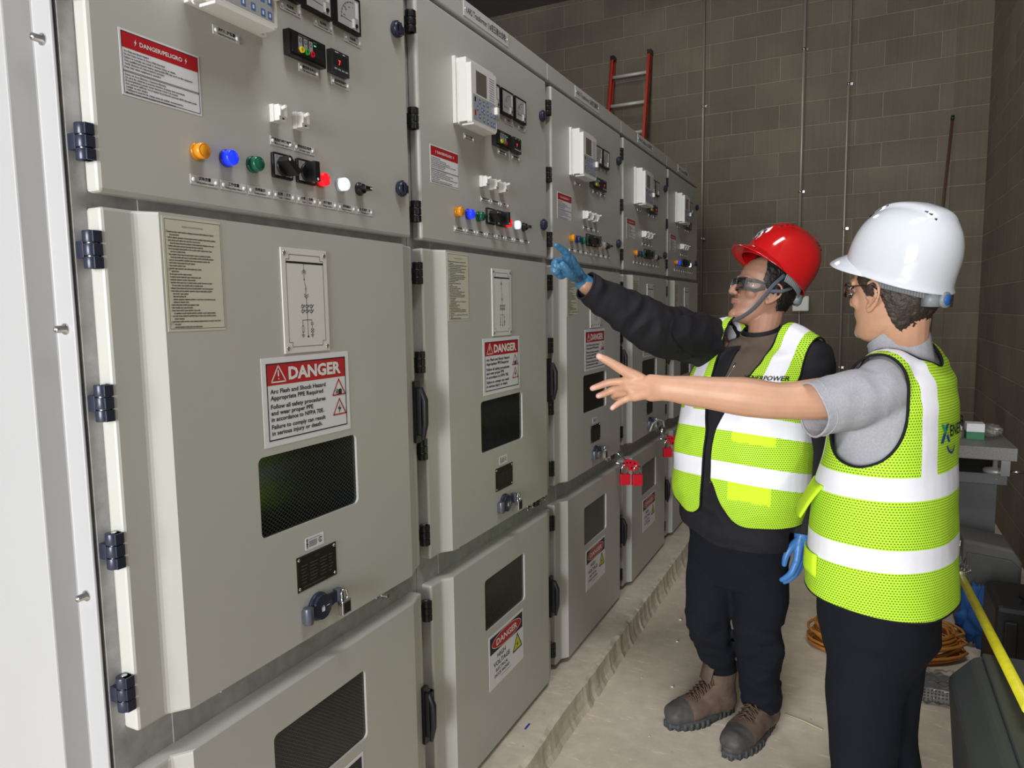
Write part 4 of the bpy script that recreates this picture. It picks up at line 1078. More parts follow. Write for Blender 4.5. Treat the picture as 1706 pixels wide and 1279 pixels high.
def hand_prims(w_, d, pn, tv, curls, splay=(8, 2, -4, -10), s=1.0, thumb=None, r=.0082):
    # wrist, pointing direction, palm normal, direction of the thumb side
    d = Vector(d).normalized(); pn = Vector(pn); pn = (pn-d*pn.dot(d)).normalized(); tv0 = Vector(tv); t = d.cross(pn); t = t if t.dot(tv0) > 0 else -t
    w_ = Vector(w_); P = []; mc = []
    for i, (lat, fwd, ln) in enumerate(((.029, .086, (.043, .025, .020)), (.010, .090, (.047, .029, .021)), (-.010, .086, (.043, .027, .021)), (-.028, .076, (.033, .020, .018)))):
        m0 = w_+t*(lat*s)+d*(fwd*s); mc.append(m0); a = math.radians(splay[i]); dd = (d*math.cos(a)+t*math.sin(a)).normalized(); pts = [m0]; cur = m0; ang = 0
        for L, c in zip(ln, curls[i]):
            ang += math.radians(c); cur = cur+(dd*math.cos(ang)+pn*math.sin(ang))*(L*s); pts.append(cur)
        k = (1, 1.03, .98, .86)[i]*s
        P.append(limb(pts, [r*1.12*k, r*1.06*k, r*.95*k, r*.78*k], n=10, sub=3))
        P.append(limb([w_+t*(lat*.55*s)+d*.006, m0], [(.013*s, .015*s), (.0115*s, .0125*s)], n=10, sub=4, e=pn))
    P.append(limb([mc[0]-d*.004, mc[3]-d*.004], [.0105*s, .0095*s], n=10, sub=3))
    if thumb is None: thumb = [(.020, .022, .006), (.042, .048, .020), (.052, .078, .028), (.050, .104, .032)]
    P.append(limb([w_+t*(a*s)+d*(b*s)+pn*(c*s) for a, b, c in thumb], [.014*s, .0125*s, .0095*s, .0078*s], n=10, sub=4))
    return P
def local(p, rows, F):
    # torso coordinates (side, front, z) relative to the spine
    zs = [r[0].z for r in rows]; i = int(np.clip(np.searchsorted(zs, p.z), 1, len(rows)-1)); t = (p.z-zs[i-1])/(zs[i]-zs[i-1]); t = max(-.5, min(1.5, t))
    c = rows[i-1][0].lerp(rows[i][0], t); d = p-c; F = Vector(F).normalized()
    return d.x*F.y-d.y*F.x, d.x*F.x+d.y*F.y, p.z
def uvf(rows, F):
    def g(p):
        x, y, z = local(p, rows, F)
        if abs(x) > .12 or True: return (math.atan2(y, x)*.185, z+abs(x)*.0)
    return g
def piping(parent, loops, r=.0032, it=5):
    m = MB()
    for l in loops:
        if len(l) < 30: continue
        m.tube(smooth_loop(l, it, 2), r, 6, closed=True)
    mpart('binding', m.mesh('binding', []), [PIPE], parent)

# ============================================================ the person in the white helmet
FW = V3(-.94, .34, 0).normalized(); RW = V3(FW.y, -FW.x, 0); LW = -RW
pw = thing('person', 'person in white hard hat, grey polo and lime safety vest, gesturing with a bare hand', 'person', (1.10, 1.12, 0)); pw['wloc'] = [1.10, 1.12, 0]
rw = [(V3(1.0698, 1.2678, 0.6773), 0.1843, 0.1535), (V3(1.0675, 1.2621, 0.7415), 0.1940, 0.1581), (V3(1.0659, 1.2556, 0.8969), 0.1988, 0.1507), (V3(1.0679, 1.2470, 1.0197), 0.1988, 0.1414), (V3(1.0793, 1.2543, 1.1375), 0.1988, 0.1246),
      (V3(1.0812, 1.2535, 1.2253), 0.1988, 0.1181), (V3(1.0909, 1.2652, 1.2852), 0.1872, 0.1042), (V3(1.1010, 1.2754, 1.3308), 0.1406, 0.0781), (V3(1.1051, 1.2813, 1.3637), 0.0776, 0.0558)]
sc = V3(1.0888, 1.2625, 1.2710); SL = sc+LW*.165; SR = sc-LW*.165; nb = V3(1.0980, 1.2756, 1.3452)
SLt = SL+V3(0, 0, .015)
def shoulders(g):
    return [limb([nb+LW*.02+V3(0, 0, -.024), (nb+SL)/2+V3(0, 0, -.002), SL+V3(0, 0, .004)], [.056+g, .060+g, .064+g], sub=4), limb([nb-LW*.02+V3(0, 0, -.02), (nb+SR)/2+V3(0, 0, .012), SR+V3(0, 0, .004)], [.060+g, .062+g, .064+g], sub=4)]
def trk(rows, F, g): return trunk([(c, a+g, b+g) for c, a, b in rows], F)
elL = V3(0.8479, 1.0241, 1.2606); wrL = V3(0.6040, 0.9668, 1.2865); hemL = V3(0.9113, 1.0119, 1.2462)
elR = SR+V3(.03, .03, -.28); wrR = elR+V3(-.02, .03, -.24)
# polo shirt
teeF = folds((elL-SL), .0036, 14, 3, .9); teeB = folds((0, 0, 1), .003, 9, 8, 1.2)
dS = (hemL-SL).normalized(); dR = (elR-SR).normalized()
tee = union([trk(rw, FW, -.014)]+shoulders(-.003)+[limb([SL-dS*.02, SL+dS*.06, hemL, hemL+dS*.05], [(.060, .058), (.066, .062), (.062, .056), (.060, .054)], sub=5, n=18), limb([SR, SR+dR*.12, SR+dR*.24], [.068, .062, .058], sub=5),
      limb([nb+V3(0, 0, -.03), V3(1.0849, 1.2676, 1.3829), V3(1.0746, 1.2603, 1.4146)], [.068, .067, .066], n=18)], .0055, 7)
displace(tee, lambda c, n: c+n*(teeF(c, n)*(1 if (c-SL).dot(dS) > 0 else .3)+teeB(c, n)*.6))
ckU = (V3(1.1397, 1.3039, 1.4132)-V3(0.9932, 1.2013, 1.3541)); 
def collar_w(p):
    q = p-V3(1.0780, 1.2590, 1.3889); return -(q.z*.84+q.dot(FW)*.54)+.016 if math.hypot(q.x, q.y) < .13 else .05
tm, lps = carve(tee, None, [lambda p: -((p-hemL).dot(dS))+.004*math.sin(p.z*60), lambda p: -((p-(SR+dR*.2)).dot(dR)), lambda p: p.z-(rw[0][0].z+.03), collar_w], cuts=())
teo = mpart('polo_shirt', tm, [TEE], pw, solid=.003)
cm = MB()
for l in lps:
    c = sum(l, V3(0, 0, 0))/len(l)
    if (c-hemL).length < .08: cm.tube(smooth_loop(l, 3, 2), .0028, 6, closed=True); l2 = [p-dS*.020+(p-c).normalized()*.002 for p in l]; cm.tube(smooth_loop(l2, 3, 2), .0014, 6, closed=True)
    elif c.z > nb.z-.02: cm.tube(smooth_loop(l, 3, 2), .0035, 6, closed=True)
mpart('stitching', cm.mesh('stitching', []), [TEE], teo)
# vest
vs_ = union([trk(rw, FW, .004)]+shoulders(.009), .006, 10)
vf = folds((.3, .1, 1), .004, 6, 2, 1.0)
displace(vs_, lambda c, n: c+n*vf(c, n))
LWr = rw
def lw(p): return local(p, LWr, FW)
zh, zt = rw[1][0].z, sc.z+.06
armc = V3(1.0695, 1.0704, 1.2356); 
def k_arm(p):
    x, y, z = lw(p)
    if z < armc.z-.24: return .05
    if z > armc.z: w_ = .150
    else: w_ = .150+.06*((armc.z-z)/.130)**2.2
    return w_+.02*max(0, -y/.1)-abs(x)
def k_hem(p):
    x, y, z = lw(p); return z-(zh+.036+.012*(y/.15))
def k_neck(p):
    x, y, z = lw(p); q = p-V3(1.0810, 1.2590, 1.3761); return math.hypot(q.dot(RW), q.dot(FW)*.92)-.088 if z > zt-.06 else .05
def k_open(p):
    x, y, z = lw(p)
    if y < 0: return .05
    w_ = .008 if z < zt-.30 else .008+.085*min(1, (z-zt+.30)/.26)
    return abs(x)-w_
zA0, zA1 = V3(1.0694, 1.0722, 1.0457).z, V3(1.0677, 1.0773, 1.0970).z; zB0, zB1 = V3(1.0747, 1.0560, 0.8827).z, V3(1.0729, 1.0612, 0.9353).z
def vcol(p):
    x, y, z = lw(p)
    if zB0 < z < zB1 or zA0 < z < zA1: return 1
    if z > zA1 and .085 < abs(x) < .135 and True: return 1
    return 0
vm, lps = carve(vs_, None, [k_arm, k_hem, k_neck, k_open], uv=uvf(rw, FW),
    cuts=[lambda p: p.z-zA0, lambda p: p.z-zA1, lambda p: p.z-zB0, lambda p: p.z-zB1, lambda p: abs(lw(p)[0])-.085, lambda p: abs(lw(p)[0])-.135], colour=vcol)
vo = mpart('safety_vest', vm, [HIV, REFL], pw, label='lime mesh safety vest with silver reflective bands', solid=.0025)
piping(vo, lps)
# pocket on the front edge
pk = MB()
def vsurf(x, y, z, g=.0):
    # point on the vest ellipse at side x (sign y gives front/back)
    i = int(np.clip(np.searchsorted([r[0].z for r in rw], z), 1, len(rw)-1)); r0, r1 = rw[i-1], rw[i]; t = (z-r0[0].z)/(r1[0].z-r0[0].z)
    c = r0[0].lerp(r1[0], t); a = r0[1]*(1-t)+r1[1]*t+.006+g; b = r0[2]*(1-t)+r1[2]*t+.006+g
    yy = b*max(0, 1-(abs(x)/a)**2.3)**(1/2.3); return c+V3(FW.y, -FW.x, 0)*x+FW*(yy*y)+V3(0, 0, z-c.z)
def patch(xs, zt_, zb, g0, g1, th=.003):
    m = MB(); A = []
    for i, x in enumerate(xs):
        for j in range(7):
            t = j/6; A.append(vsurf(x, 1, zt_*(1-t)+zb*t, g0*(1-t)+g1*t))
    n = 7; m.add(A, [(i*n+j, (i+1)*n+j, (i+1)*n+j+1, i*n+j+1) for i in range(len(xs)-1) for j in range(n-1)], 0, True); return m
xs = list(np.linspace(-.186, -.095, 9))
mpart('pocket', patch(xs, zB0+.003, zB0-.05, .002, .003).mesh('pocket', []), [HIVS], vo, label='plain lime pocket bottom', solid=.003)
mpart('pocket_flap', patch(xs, zA0+.010, zA0-.075, .003, .030).mesh('pocket_flap', []), [HIVS], vo, label='plain lime pocket flap sticking out', solid=.003)
# writing on the back
def cloth_text(parent, mats, items, C, F, Rr, a_side, surf, name='back_print'):
    m = MB()
    for (kind, dat, u, z, h, mi) in items:
        if kind == 't': vs, fs, x0, x1 = text_mesh(dat, .02); k = h/.73; pts = [(u+(v[0]-x0)*k, z+v[1]*k) for v in vs]
        else: pts = dat; fs = tessellate_polygon([[V3(*p, 0) for p in dat]])
        m.add([surf(p[0], p[1]) for p in pts], fs, mi)
    me = m.mesh(name, []); return mpart(name, me, mats, parent)
LGB = fabric('logo_blue', (.01, .05, .20)); LGG = fabric('logo_green', (.02, .30, .08))
zl = V3(1.2038, 1.3782, 1.1666).z
def sf(u, z): return vsurf(.122-u, -1, z, .0075)      # u grows towards the person's left
def sfb(u, z): return vsurf(-.102+u, -1, z, .0065)
xo = .012
it = [('p', [(xo, zl), (xo+.012, zl), (xo+.040, zl+.042), (xo+.028, zl+.042)], 0, 0, 0, 0), ('p', [(xo+.003, zl+.042), (xo+.015, zl+.042), (xo+.026, zl+.026), (xo+.018, zl+.020)], 0, 0, 0, 1),
      ('p', [(xo+.026, zl+.014), (xo+.034, zl+.019), (xo+.046, zl), (xo+.034, zl)], 0, 0, 0, 0), ('t', 'ENERPOWER', xo+.045, zl+.012, .026, 2)]
arc = [(xo+.052+.030*math.cos(a), zl+.012+.040*math.sin(a)) for a in np.linspace(3.7, 5.6, 10)]; arc += [(xo+.052+.024*math.cos(a), zl+.012+.034*math.sin(a)) for a in np.linspace(5.6, 3.7, 10)]
it.append(('p', arc, 0, 0, 0, 0))
cloth_text(vo, [LGB, LGG, PIPE], it, None, FW, RW, 0, sfb)
# trousers and shoes
hp = V3(1.0703, 1.2872, 0.6376); kn = V3(1.0683, 1.3122, 0.3486)
def leg_pts(s, x_):
    h = hp+LW*(s*.085); k = V3(kn.x, kn.y, kn.z)+LW*(s*.080); a = V3(k.x+x_[0], k.y+x_[1], .10); return h, k, a
lgL, lgR = leg_pts(1, (.01, 0)), leg_pts(-1, (.03, .03))
tr = union([trunk([(hp+V3(0, 0, -.08), .165, .095), (hp, .178, .126), (V3(1.0691, 1.2766, 0.7049), .180, .130), (V3(1.0682, 1.2695, 0.8008), .180, .13), (V3(1.0665, 1.2674, 0.9239), .180, .13)], FW)]+
     [limb([h, (h+k)/2, k, (k+a)/2, a], [(.098, .090), (.088, .085), (.080, .078), (.075, .074), (.072, .07)], n=20, sub=6) for h, k, a in (lgL, lgR)], .007, 8)
tf = folds((.35, .1, 1), .010, 6, 5, .9); displace(tr, lambda c, n: c+n*tf(c, n))
mpart('trousers', tr, [TRS], pw, label='black trousers')
SHOE = mat('black_shoe', (.02, .02, .02), .4)
for s, (h, k, a) in ((1, lgL), (-1, lgR)):
    b = V3(a.x, a.y, 0)
    sm_ = union([limb([b+FW*-.07+V3(0, 0, .045), b+V3(0, 0, .05), b+FW*.10+V3(0, 0, .038), b+FW*.175+V3(0, 0, .034)], [(.034, .036), (.038, .040), (.036, .044), (.026, .036)], n=14), limb([b+V3(0, 0, .05), b+V3(0, 0, .14)], [.045, .042])], .006, 3)
    displace(sm_, lambda c, n: V3(c.x, c.y, max(c.z, .002)))
    mpart('shoe', sm_, [SHOE], pw)
# body with head, arms and hands
ear = V3(1.0224, 1.1724, 1.4941)
FH = V3(-.80, .60, 0).normalized(); LH = V3(-FH.y, FH.x, 0); HWp = ear-LH*.078+V3(0, 0, .012); HMW = head_matrix(HWp, FH, math.radians(3))
neck = limb([nb+V3(0, 0, -.06), nb+FW*.004, HWp+FH*-.022+V3(0, 0, -.055)], [(.062, .062), (.055, .055), (.058, .054)], n=18)
J = dict(wrist=wrL)
th = [V3(0.5599, 0.9830, 1.2932), V3(0.5272, 0.9799, 1.3083), V3(0.4958, 0.9667, 1.3273), V3(0.4656, 0.9542, 1.3477), V3(0.4447, 0.9453, 1.3594)]
ix = [V3(0.5014, 0.9774, 1.2991), V3(0.4616, 0.9752, 1.2952), V3(0.4367, 0.9680, 1.2863), V3(0.4207, 0.9653, 1.2802)]
md = [V3(0.5058, 0.9778, 1.2847), V3(0.4690, 0.9946, 1.2766), V3(0.4452, 0.9876, 1.2661), V3(0.4309, 0.9799, 1.2605)]
rg_ = [V3(0.5111, 0.9848, 1.2711), V3(0.4675, 1.0041, 1.2629), V3(0.4568, 1.0276, 1.2538), V3(0.4688, 1.0388, 1.2484)]
pn_ = [V3(0.5237, 0.9723, 1.2629), V3(0.5016, 0.9724, 1.2555), V3(0.4851, 0.9631, 1.2450), V3(0.4738, 0.9564, 1.2352)]
hd = []
for j, k in ((ix, 1), (md, 1.03), (rg_, 1), (pn_, .9)):
    hd.append(limb(j, [.0102*k, .0095*k, .0086*k, .0074*k], n=12, sub=4))
    hd.append(limb([wrL+(j[0]-wrL)*.12, j[0]], [(.0155, .017), (.0122, .0125)], n=12, sub=4))
hd.append(limb([ix[0], pn_[0]], [.0112, .0102], n=12, sub=4)); hd.append(limb(th, [.0130, .0160, .0128, .0108, .0086], n=12, sub=4)); hd.append(limb([th[1], ix[0]], [.0125, .0105], n=12, sub=4))
arm = limb([SL, (SL+elL)/2, elL, elL+(wrL-elL)*.3, elL+(wrL-elL)*.7, wrL, wrL+(md[0]-wrL)*.45], [(.052, .050), (.048, .046), (.042, .040), (.045, .042), (.037, .032), (.0300, .0225), (.033, .0165)], n=18, sub=5)
armr = [limb([SR, (SR+elR)/2, elR, wrR], [.050, .046, .040, .026], n=16)]+hand_prims(wrR, (wrR-elR), LW, FW, [(20, 30, 20)]*4)
core = trk(rw, FW, -.035)
legs = [limb([h, k, a], [.080, .060, .042], n=14) for h, k, a in (lgL, lgR)]
bw = union([xform(q, HMW) for q in head_prims()]+[neck, arm, core]+hd+armr+legs+[limb([nb+V3(0, 0, -.05), SL], [.035, .035]), limb([nb+V3(0, 0, -.05), SR], [.035, .035])], .0028, 6)
HMWi = HMW.inverted()
def lips_mask(M):
    def f(me, base=0, lip=1, nails=(), nm=2):
        for p in me.polygons:
            c = M @ p.center; m_ = 0
            if abs(c.x) < .024 and c.y > .076 and -.0705 < c.z < -.0525 and abs(c.z+.061) < .0085*(1-(c.x/.025)**2)+.0012: m_ = lip
            for q, d in nails:
                if (p.center-q).length < .0072 and p.normal.dot(d) > .35: m_ = nm
            p.material_index = m_
    return f
nn = V3(-.1, -1, .15).normalized(); nl = []
for j in (ix, md, pn_):
    nl.append((j[-1]+(j[-2]-j[-1])*.15+V3(0, -.006, .001), nn))
nl.append((th[-1]+(th[-2]-th[-1])*.1+V3(0, -.006, .003), nn))
bo = mpart('body', bw, [SKB, LIP, NAIL], pw, label='fair skinned head and pointing left arm')
bw2 = bo.data; T0 = Vector(pw['wloc']); 
for q in range(len(nl)): nl[q] = (nl[q][0]-T0, nl[q][1])
lips_mask(HMWi @ Matrix.Translation(T0))(bw2, nails=nl)
def eyes(body, M, T):
    for s in (-1, 1):
        e = MB(); e.add(*[(q.v, q.f) for q in [ball((s*.031, .0735, -.001), (.0115, .0092, .0058))]][0], 0, True)
        k = ball((s*.031, .0800, -.001), (.0048, .0030, .0048)); e.add(k.v, k.f, 1, True)
        me = e.mesh('eye', []); me.transform(M); mpart('eye', me, [EYEW, EYED], body)
eyes(bo, HMW, T0)
def hair(body, M, matl, front=-.004):
    P = head_prims()[0]; me = union([P], .0035, 4); offset(me, .006)
    hm, l = carve(me, None, [lambda p: -(p.y-(.040 if p.z > .022 else (.022+(p.z)*.8) if p.z > -.014 else -.024+(p.z+.014)*.30)), lambda p: p.z+.088+.25*(p.y+.06)])
    displace(hm, lambda c, n: c+n*(.003*noise.noise(c*260)+.002*noise.noise(c*90)))
    hm.transform(M); return mpart('hair', hm, [matl], body, solid=.006)
hair(bo, HMW, HAIR2)
HELW = HMW @ Matrix.Translation((0, -.008, .078)) @ Matrix.Scale(.95, 4)
WH = mat('glossy_white_shell', (.63, .65, .70), .10, coat=.6)
helmet(pw, HELW, [WH], INK)
# spectacles
def specs(parent, M, frame_mat, lens_mat, r=.0013, big=False):
    t = MB()
    for s in (-1, 1):
        w_, h_ = (.026, .017) if not big else (.031, .019)
        o = [V3(p[0], .0965-.35*(abs(p[0])-.032) if abs(p[0]) > .032 else .0965, p[1]) for p in rrect(s*.032-w_, s*.032+w_, -.003-h_, -.003+h_, h_*.62, 5)]
        t.tube(o, r, 6, closed=True)
        t.tube([(s*.057, .089, .004), (s*.0765, .070, .006), (s*.0805, .025, .010), (s*.081, -.002, .010), (s*.079, -.022, -.004), (s*.077, -.030, -.016)], r*1.05, 6)
    t.tube([(-.008, .098, .003), (0, .1, .006), (.008, .098, .003)], r, 6)
    me = t.mesh('glasses_frame', []); me.transform(M); fr_ = mpart('glasses', me, [frame_mat], parent)
    for s in (-1, 1):
        l = MB(); pts = rrect(s*.032-w_, s*.032+w_, -.003-h_, -.003+h_, h_*.62, 5); n = len(pts)
        Y = [(.0965-.35*(abs(p[0])-.032) if abs(p[0]) > .032 else .0965) for p in pts]; l.add([(p[0], y, p[1]) for p, y in zip(pts, Y)]+[(p[0], y-.0015, p[1]) for p, y in zip(pts, Y)], [tuple(range(n)), tuple(range(2*n-1, n-1, -1))]+[(i, (i+1) % n, n+(i+1) % n, n+i) for i in range(n)])
        me = l.mesh('lens', []); fixn(me); me.transform(M); mpart('lens', me, [lens_mat], fr_)
    return fr_
GL = mat('clear_lens', (.9, .9, .9), .02, trans=1); 
specs(pw, HMW, mat('dark_red_frame', (.05, .005, .008), .25, .3), GL)
# ============================================================ the person in the red helmet
FR_ = V3(-.375, -.927, 0).normalized(); RR = V3(FR_.y, -FR_.x, 0); LR = -RR
pr_ = thing('person', 'person in red hard hat, black jacket and lime vest, pointing with a blue glove', 'person', (.62, 1.80, 0)); pr_['wloc'] = [.62, 1.80, 0]
rr_ = [(V3(0.6545, 1.7645, 0.6768), .185, .135), (V3(0.6550, 1.7640, 0.7666), .205, .150), (V3(0.6567, 1.7660, 0.8736), .226, .172), (V3(0.6581, 1.7685, 0.9858), .226, .172), (V3(0.6626, 1.7746, 1.1169), .212, .152),
       (V3(0.6755, 1.7924, 1.2160), .207, .140), (V3(0.6977, 1.8136, 1.3049), .195, .120), (V3(0.7106, 1.8250, 1.3484), .150, .092), (V3(0.7184, 1.8330, 1.3840), .082, .066)]
sc = V3(0.7087, 1.8183, 1.2988); nb = V3(0.7175, 1.8295, 1.3582)
sR = V3(0.5542, 1.8267, 1.3492); eR = V3(0.4067, 1.5935, 1.4114); wR = V3(0.2433, 1.4051, 1.5416)
sL = sc+LR*.165; eL = V3(0.8735, 1.7948, 0.9775); wL = V3(0.8588, 1.7272, 0.7455)
def shl(g): return [limb([nb+V3(0, 0, -.02), (nb+sR)/2+V3(0, 0, .006), sR], [.060+g, .066+g, .068+g], sub=4), limb([nb+V3(0, 0, -.02), (nb+sL)/2+V3(0, 0, .014), sL], [.060+g, .062+g, .064+g], sub=4)]
FHr = V3(-.86, -.51, 0).normalized(); LHr = V3(-FHr.y, FHr.x, 0)
# jacket
dRa = (wR-eR).normalized(); dLa = (wL-eL).normalized()
slR = limb([sR+(sR-eR)*.1, (sR+eR)/2, eR, (eR+wR)/2, wR, wR+dRa*.02], [(.086, .082), (.086, .078), (.083, .070), (.066, .055), (.048, .042), (.044, .040)], sub=6, n=20)
slL = limb([sL, (sL+eL)/2, eL, (eL+wL)/2, wL, wL+dLa*.02], [(.074, .074), (.070, .066), (.062, .06), (.055, .053), (.048, .045), (.044, .042)], sub=6, n=20)
jk = union([trk(rr_, FR_, -.010)]+shl(-.002)+[slR, slL, trunk([(V3(0.6450, 1.7735, 0.6979), .184, .134), (V3(0.6483, 1.7706, 0.7556), .198, .145), (V3(0.6511, 1.7695, 0.8310), .20, .15)], FR_),
     limb([nb+V3(0, 0, -.02), nb+V3(0, 0, .025)+LR*.004-FR_*.006], [.072, .074], n=18)], .0055, 5)
fa = folds(dRa+(eR-sR).normalized(), .011, 15, 4, .45); fb = folds((0, 0, 1), .006, 14, 6, .8)
def jd(c, n):
    t = (c-sR).dot(RR)
    return c+n*(fa(c, n) if t > -.02 and c.z > sR.z-.22 else fb(c, n))
displace(jk, jd)
def lr(p): return local(p, rr_, FR_)
zj = sc.z
def j_open(p):
    x, y, z = lr(p); x += .025
    if y < 0 or z < zj-.16: return .05
    return abs(x)-.052*min(1, (z-zj+.16)/.10)
def j_neck(p):
    q = p-(nb+V3(0, 0, .018)); return -(q.z*.93+q.dot(FR_)*.36)+.004 if abs(q.dot(RR)) < .115 and math.hypot(q.x, q.y) < .14 else .05
jm, lps = carve(jk, None, [lambda p: -((p-wR).dot(dRa)) if (p-wR).length < .2 else .05, lambda p: -((p-wL).dot(dLa)) if (p-wL).length < .068 else .05, lambda p: p.z-(rr_[0][0].z+.030+.34*max(-.03, lr(p)[0]-.03)), j_neck, j_open])
jo = mpart('jacket', jm, [JKT], pr_, solid=.003, label='black soft jacket with wrinkled sleeves')
cm = MB()
for l in lps:
    c = sum(l, V3(0, 0, 0))/len(l)
    if (c-wR).length < .1: cm.tube(smooth_loop(l, 3, 2), .0035, 6, closed=True)
mpart('cuff', cm.mesh('cuff', []), [JKT], jo)
# brown fleece with its zip
sw = union([trk(rr_[3:], FR_, -.022), limb([nb+V3(0, 0, -.03)+FHr*.004, nb+V3(0, 0, .044)+FHr*.014], [.068, .067], n=20)], .006, 6)
def s_neck(p):
    q = p-(nb+V3(0, 0, .038)); return -(q.z*.95+q.dot(FR_)*.30)
swm, lps = carve(sw, None, [s_neck, lambda p: p.z-(zj-.30)])
displace(swm, lambda c, n: c+n*folds((0, 0, 1), .0025, 18, 3, .8)(c, n))
so = mpart('fleece', swm, [SWT], pr_, solid=.004, label='brown fleece with stand collar')
us = union([limb([nb+V3(0, 0, -.05)+FHr*.004, nb+V3(0, 0, .05)+FHr*.012], [.061, .058], n=20)], .004, 3)
usm, lps = carve(us, None, [lambda p: -((p-(nb+V3(0, 0, .050))).z*.95+(p-nb).dot(FR_)*.30), lambda p: p.z-(nb.z-.045)])
mpart('undershirt', usm, [JKT], pr_, solid=.002, label='black undershirt collar')
def tsurf(x, z, g):
    i = int(np.clip(np.searchsorted([r[0].z for r in rr_], z), 1, len(rr_)-1)); r0, r1 = rr_[i-1], rr_[i]; t = (z-r0[0].z)/(r1[0].z-r0[0].z)
    c = r0[0].lerp(r1[0], t); a = r0[1]*(1-t)+r1[1]*t+g; b = r0[2]*(1-t)+r1[2]*t+g; return c+RR*x+FR_*(b*max(0, 1-(abs(x)/a)**2.3)**(1/2.3))+V3(0, 0, z-c.z)
zp = MB(); zp.tube([tsurf(.024+.010*math.sin(k*.5), zj-.17+k*.018, -.020) for k in range(10)], .0035, 6, m=0)
mpart('zip', zp.mesh('zip', []), [STEEL], so)
# vest
vs_ = union([trk(rr_, FR_, .004)]+shl(.016), .006, 9)
vf = folds((.3, .1, 1), .006, 7, 12, 1.0); displace(vs_, lambda c, n: c+n*vf(c, n))
zh = rr_[1][0].z; ac = zj-.10
def k_arm(p):
    x, y, z = lr(p)
    if z < ac-.13: return .05
    w_ = .190 if z > ac else .190+.05*((ac-z)/.10)**2.2
    return w_-abs(x)
def k_open(p):
    x, y, z = lr(p)
    if y < 0: return .05
    xc = x-.020*max(0, min(1, (zj-z)/.2)); hw = .014+.066*max(0, min(1, (z-(zj-.22))/.22))+.016*max(0, min(1, (zh+.16-z)/.15))
    return abs(xc)-hw
def k_hem(p):
    x, y, z = lr(p); cut = zh+.014+.30*max(0, x-.05)-.03*min(0, x)
    if y > 0:
        xc = x-.0; e = abs(x)-.03; cut += .075*max(0, 1-e/.075)**2
    return z-cut
def k_neck(p):
    x, y, z = lr(p); q = p-(nb+V3(0, 0, .01)); return math.hypot(q.dot(RR), q.dot(FR_))-.090 if z > zj-.02 else .05
def band(p):
    x, y, z = lr(p); return z-.030*(y/.15)-.02*x
b0 = V3(0.7276, 1.6054, 0.9274).z-.03+.0; b1 = V3(0.7257, 1.6113, 0.9867).z-.03; b2 = V3(0.7225, 1.6211, 1.0849).z-.03; b3 = V3(0.7207, 1.6267, 1.1404).z-.03
def vcol(p):
    x, y, z = lr(p); b = band(p)
    if b0 < b < b1 or b2 < b < b3: return 1
    if b > b3 and .105 < abs(x) < .158: return 1
    if y > 0 and -.175 < x < -.055 and b0-.055 < b < b0: return 2
    if y > 0 and -.175 < x < -.055 and b2-.03 < b < b2: return 2
    if y > 0 and .085 > x > .035 and b3+.04 < b < b3+.11: return 2
    return 0
vm, lps = carve(vs_, None, [k_arm, k_hem, k_open, k_neck], uv=uvf(rr_, FR_), cuts=[lambda p: band(p)-b0, lambda p: band(p)-b1, lambda p: band(p)-b2, lambda p: band(p)-b3, lambda p: abs(lr(p)[0])-.105, lambda p: abs(lr(p)[0])-.158], colour=vcol)
vo = mpart('safety_vest', vm, [HIV, REFL, HIVS], pr_, label='open lime mesh safety vest with silver reflective bands', solid=.0025)
piping(vo, lps)
zt_ = V3(0.7306, 1.6437, 1.2458).z
cloth_text(vo, [PIPE], [('t', 'XENERPOWER', 0, zt_, .014, 0)], None, FR_, RR, 0, lambda u, z: tsurf(-.050-u, z, .013), 'chest_print')
# trousers
hp = V3(0.6493, 1.7789, 0.6295)
kR, kL = V3(0.5593, 1.7624, 0.3848), V3(0.7279, 1.7666, 0.3828); aR, aL = V3(.588, 1.872, .185), V3(0.7329, 1.8177, 0.1264)
tr = union([trunk([(hp+V3(0, 0, -.09), .150, .095), (hp, .172, .118), (V3(0.6503, 1.7768, 0.7039), .170, .122), (V3(0.6491, 1.7747, 0.7879), .17, .12)], FR_),
     limb([hp+RR*.085+V3(0, 0, -.02), (hp+RR*.085+kR)/2, kR, (kR+aR)/2, aR], [(.094, .092), (.088, .085), (.072, .072), (.070, .068), (.062, .066)], n=20, sub=6),
     limb([hp+LR*.085+V3(0, 0, -.02), (hp+LR*.085+kL)/2, kL, (kL+aL)/2, aL], [(.094, .092), (.092, .088), (.084, .080), (.076, .074), (.070, .070)], n=20, sub=6)], .0065, 6)
tf = folds((.35, .1, 1), .010, 7, 15, .8); tg = folds((0, 0, 1), .012, 16, 9, .5); displace(tr, lambda c, n: c+n*(tf(c, n)+(tg(c, n) if c.z < .42 else 0)))
mpart('trousers', tr, [TRS], pr_, label='loose black trousers')
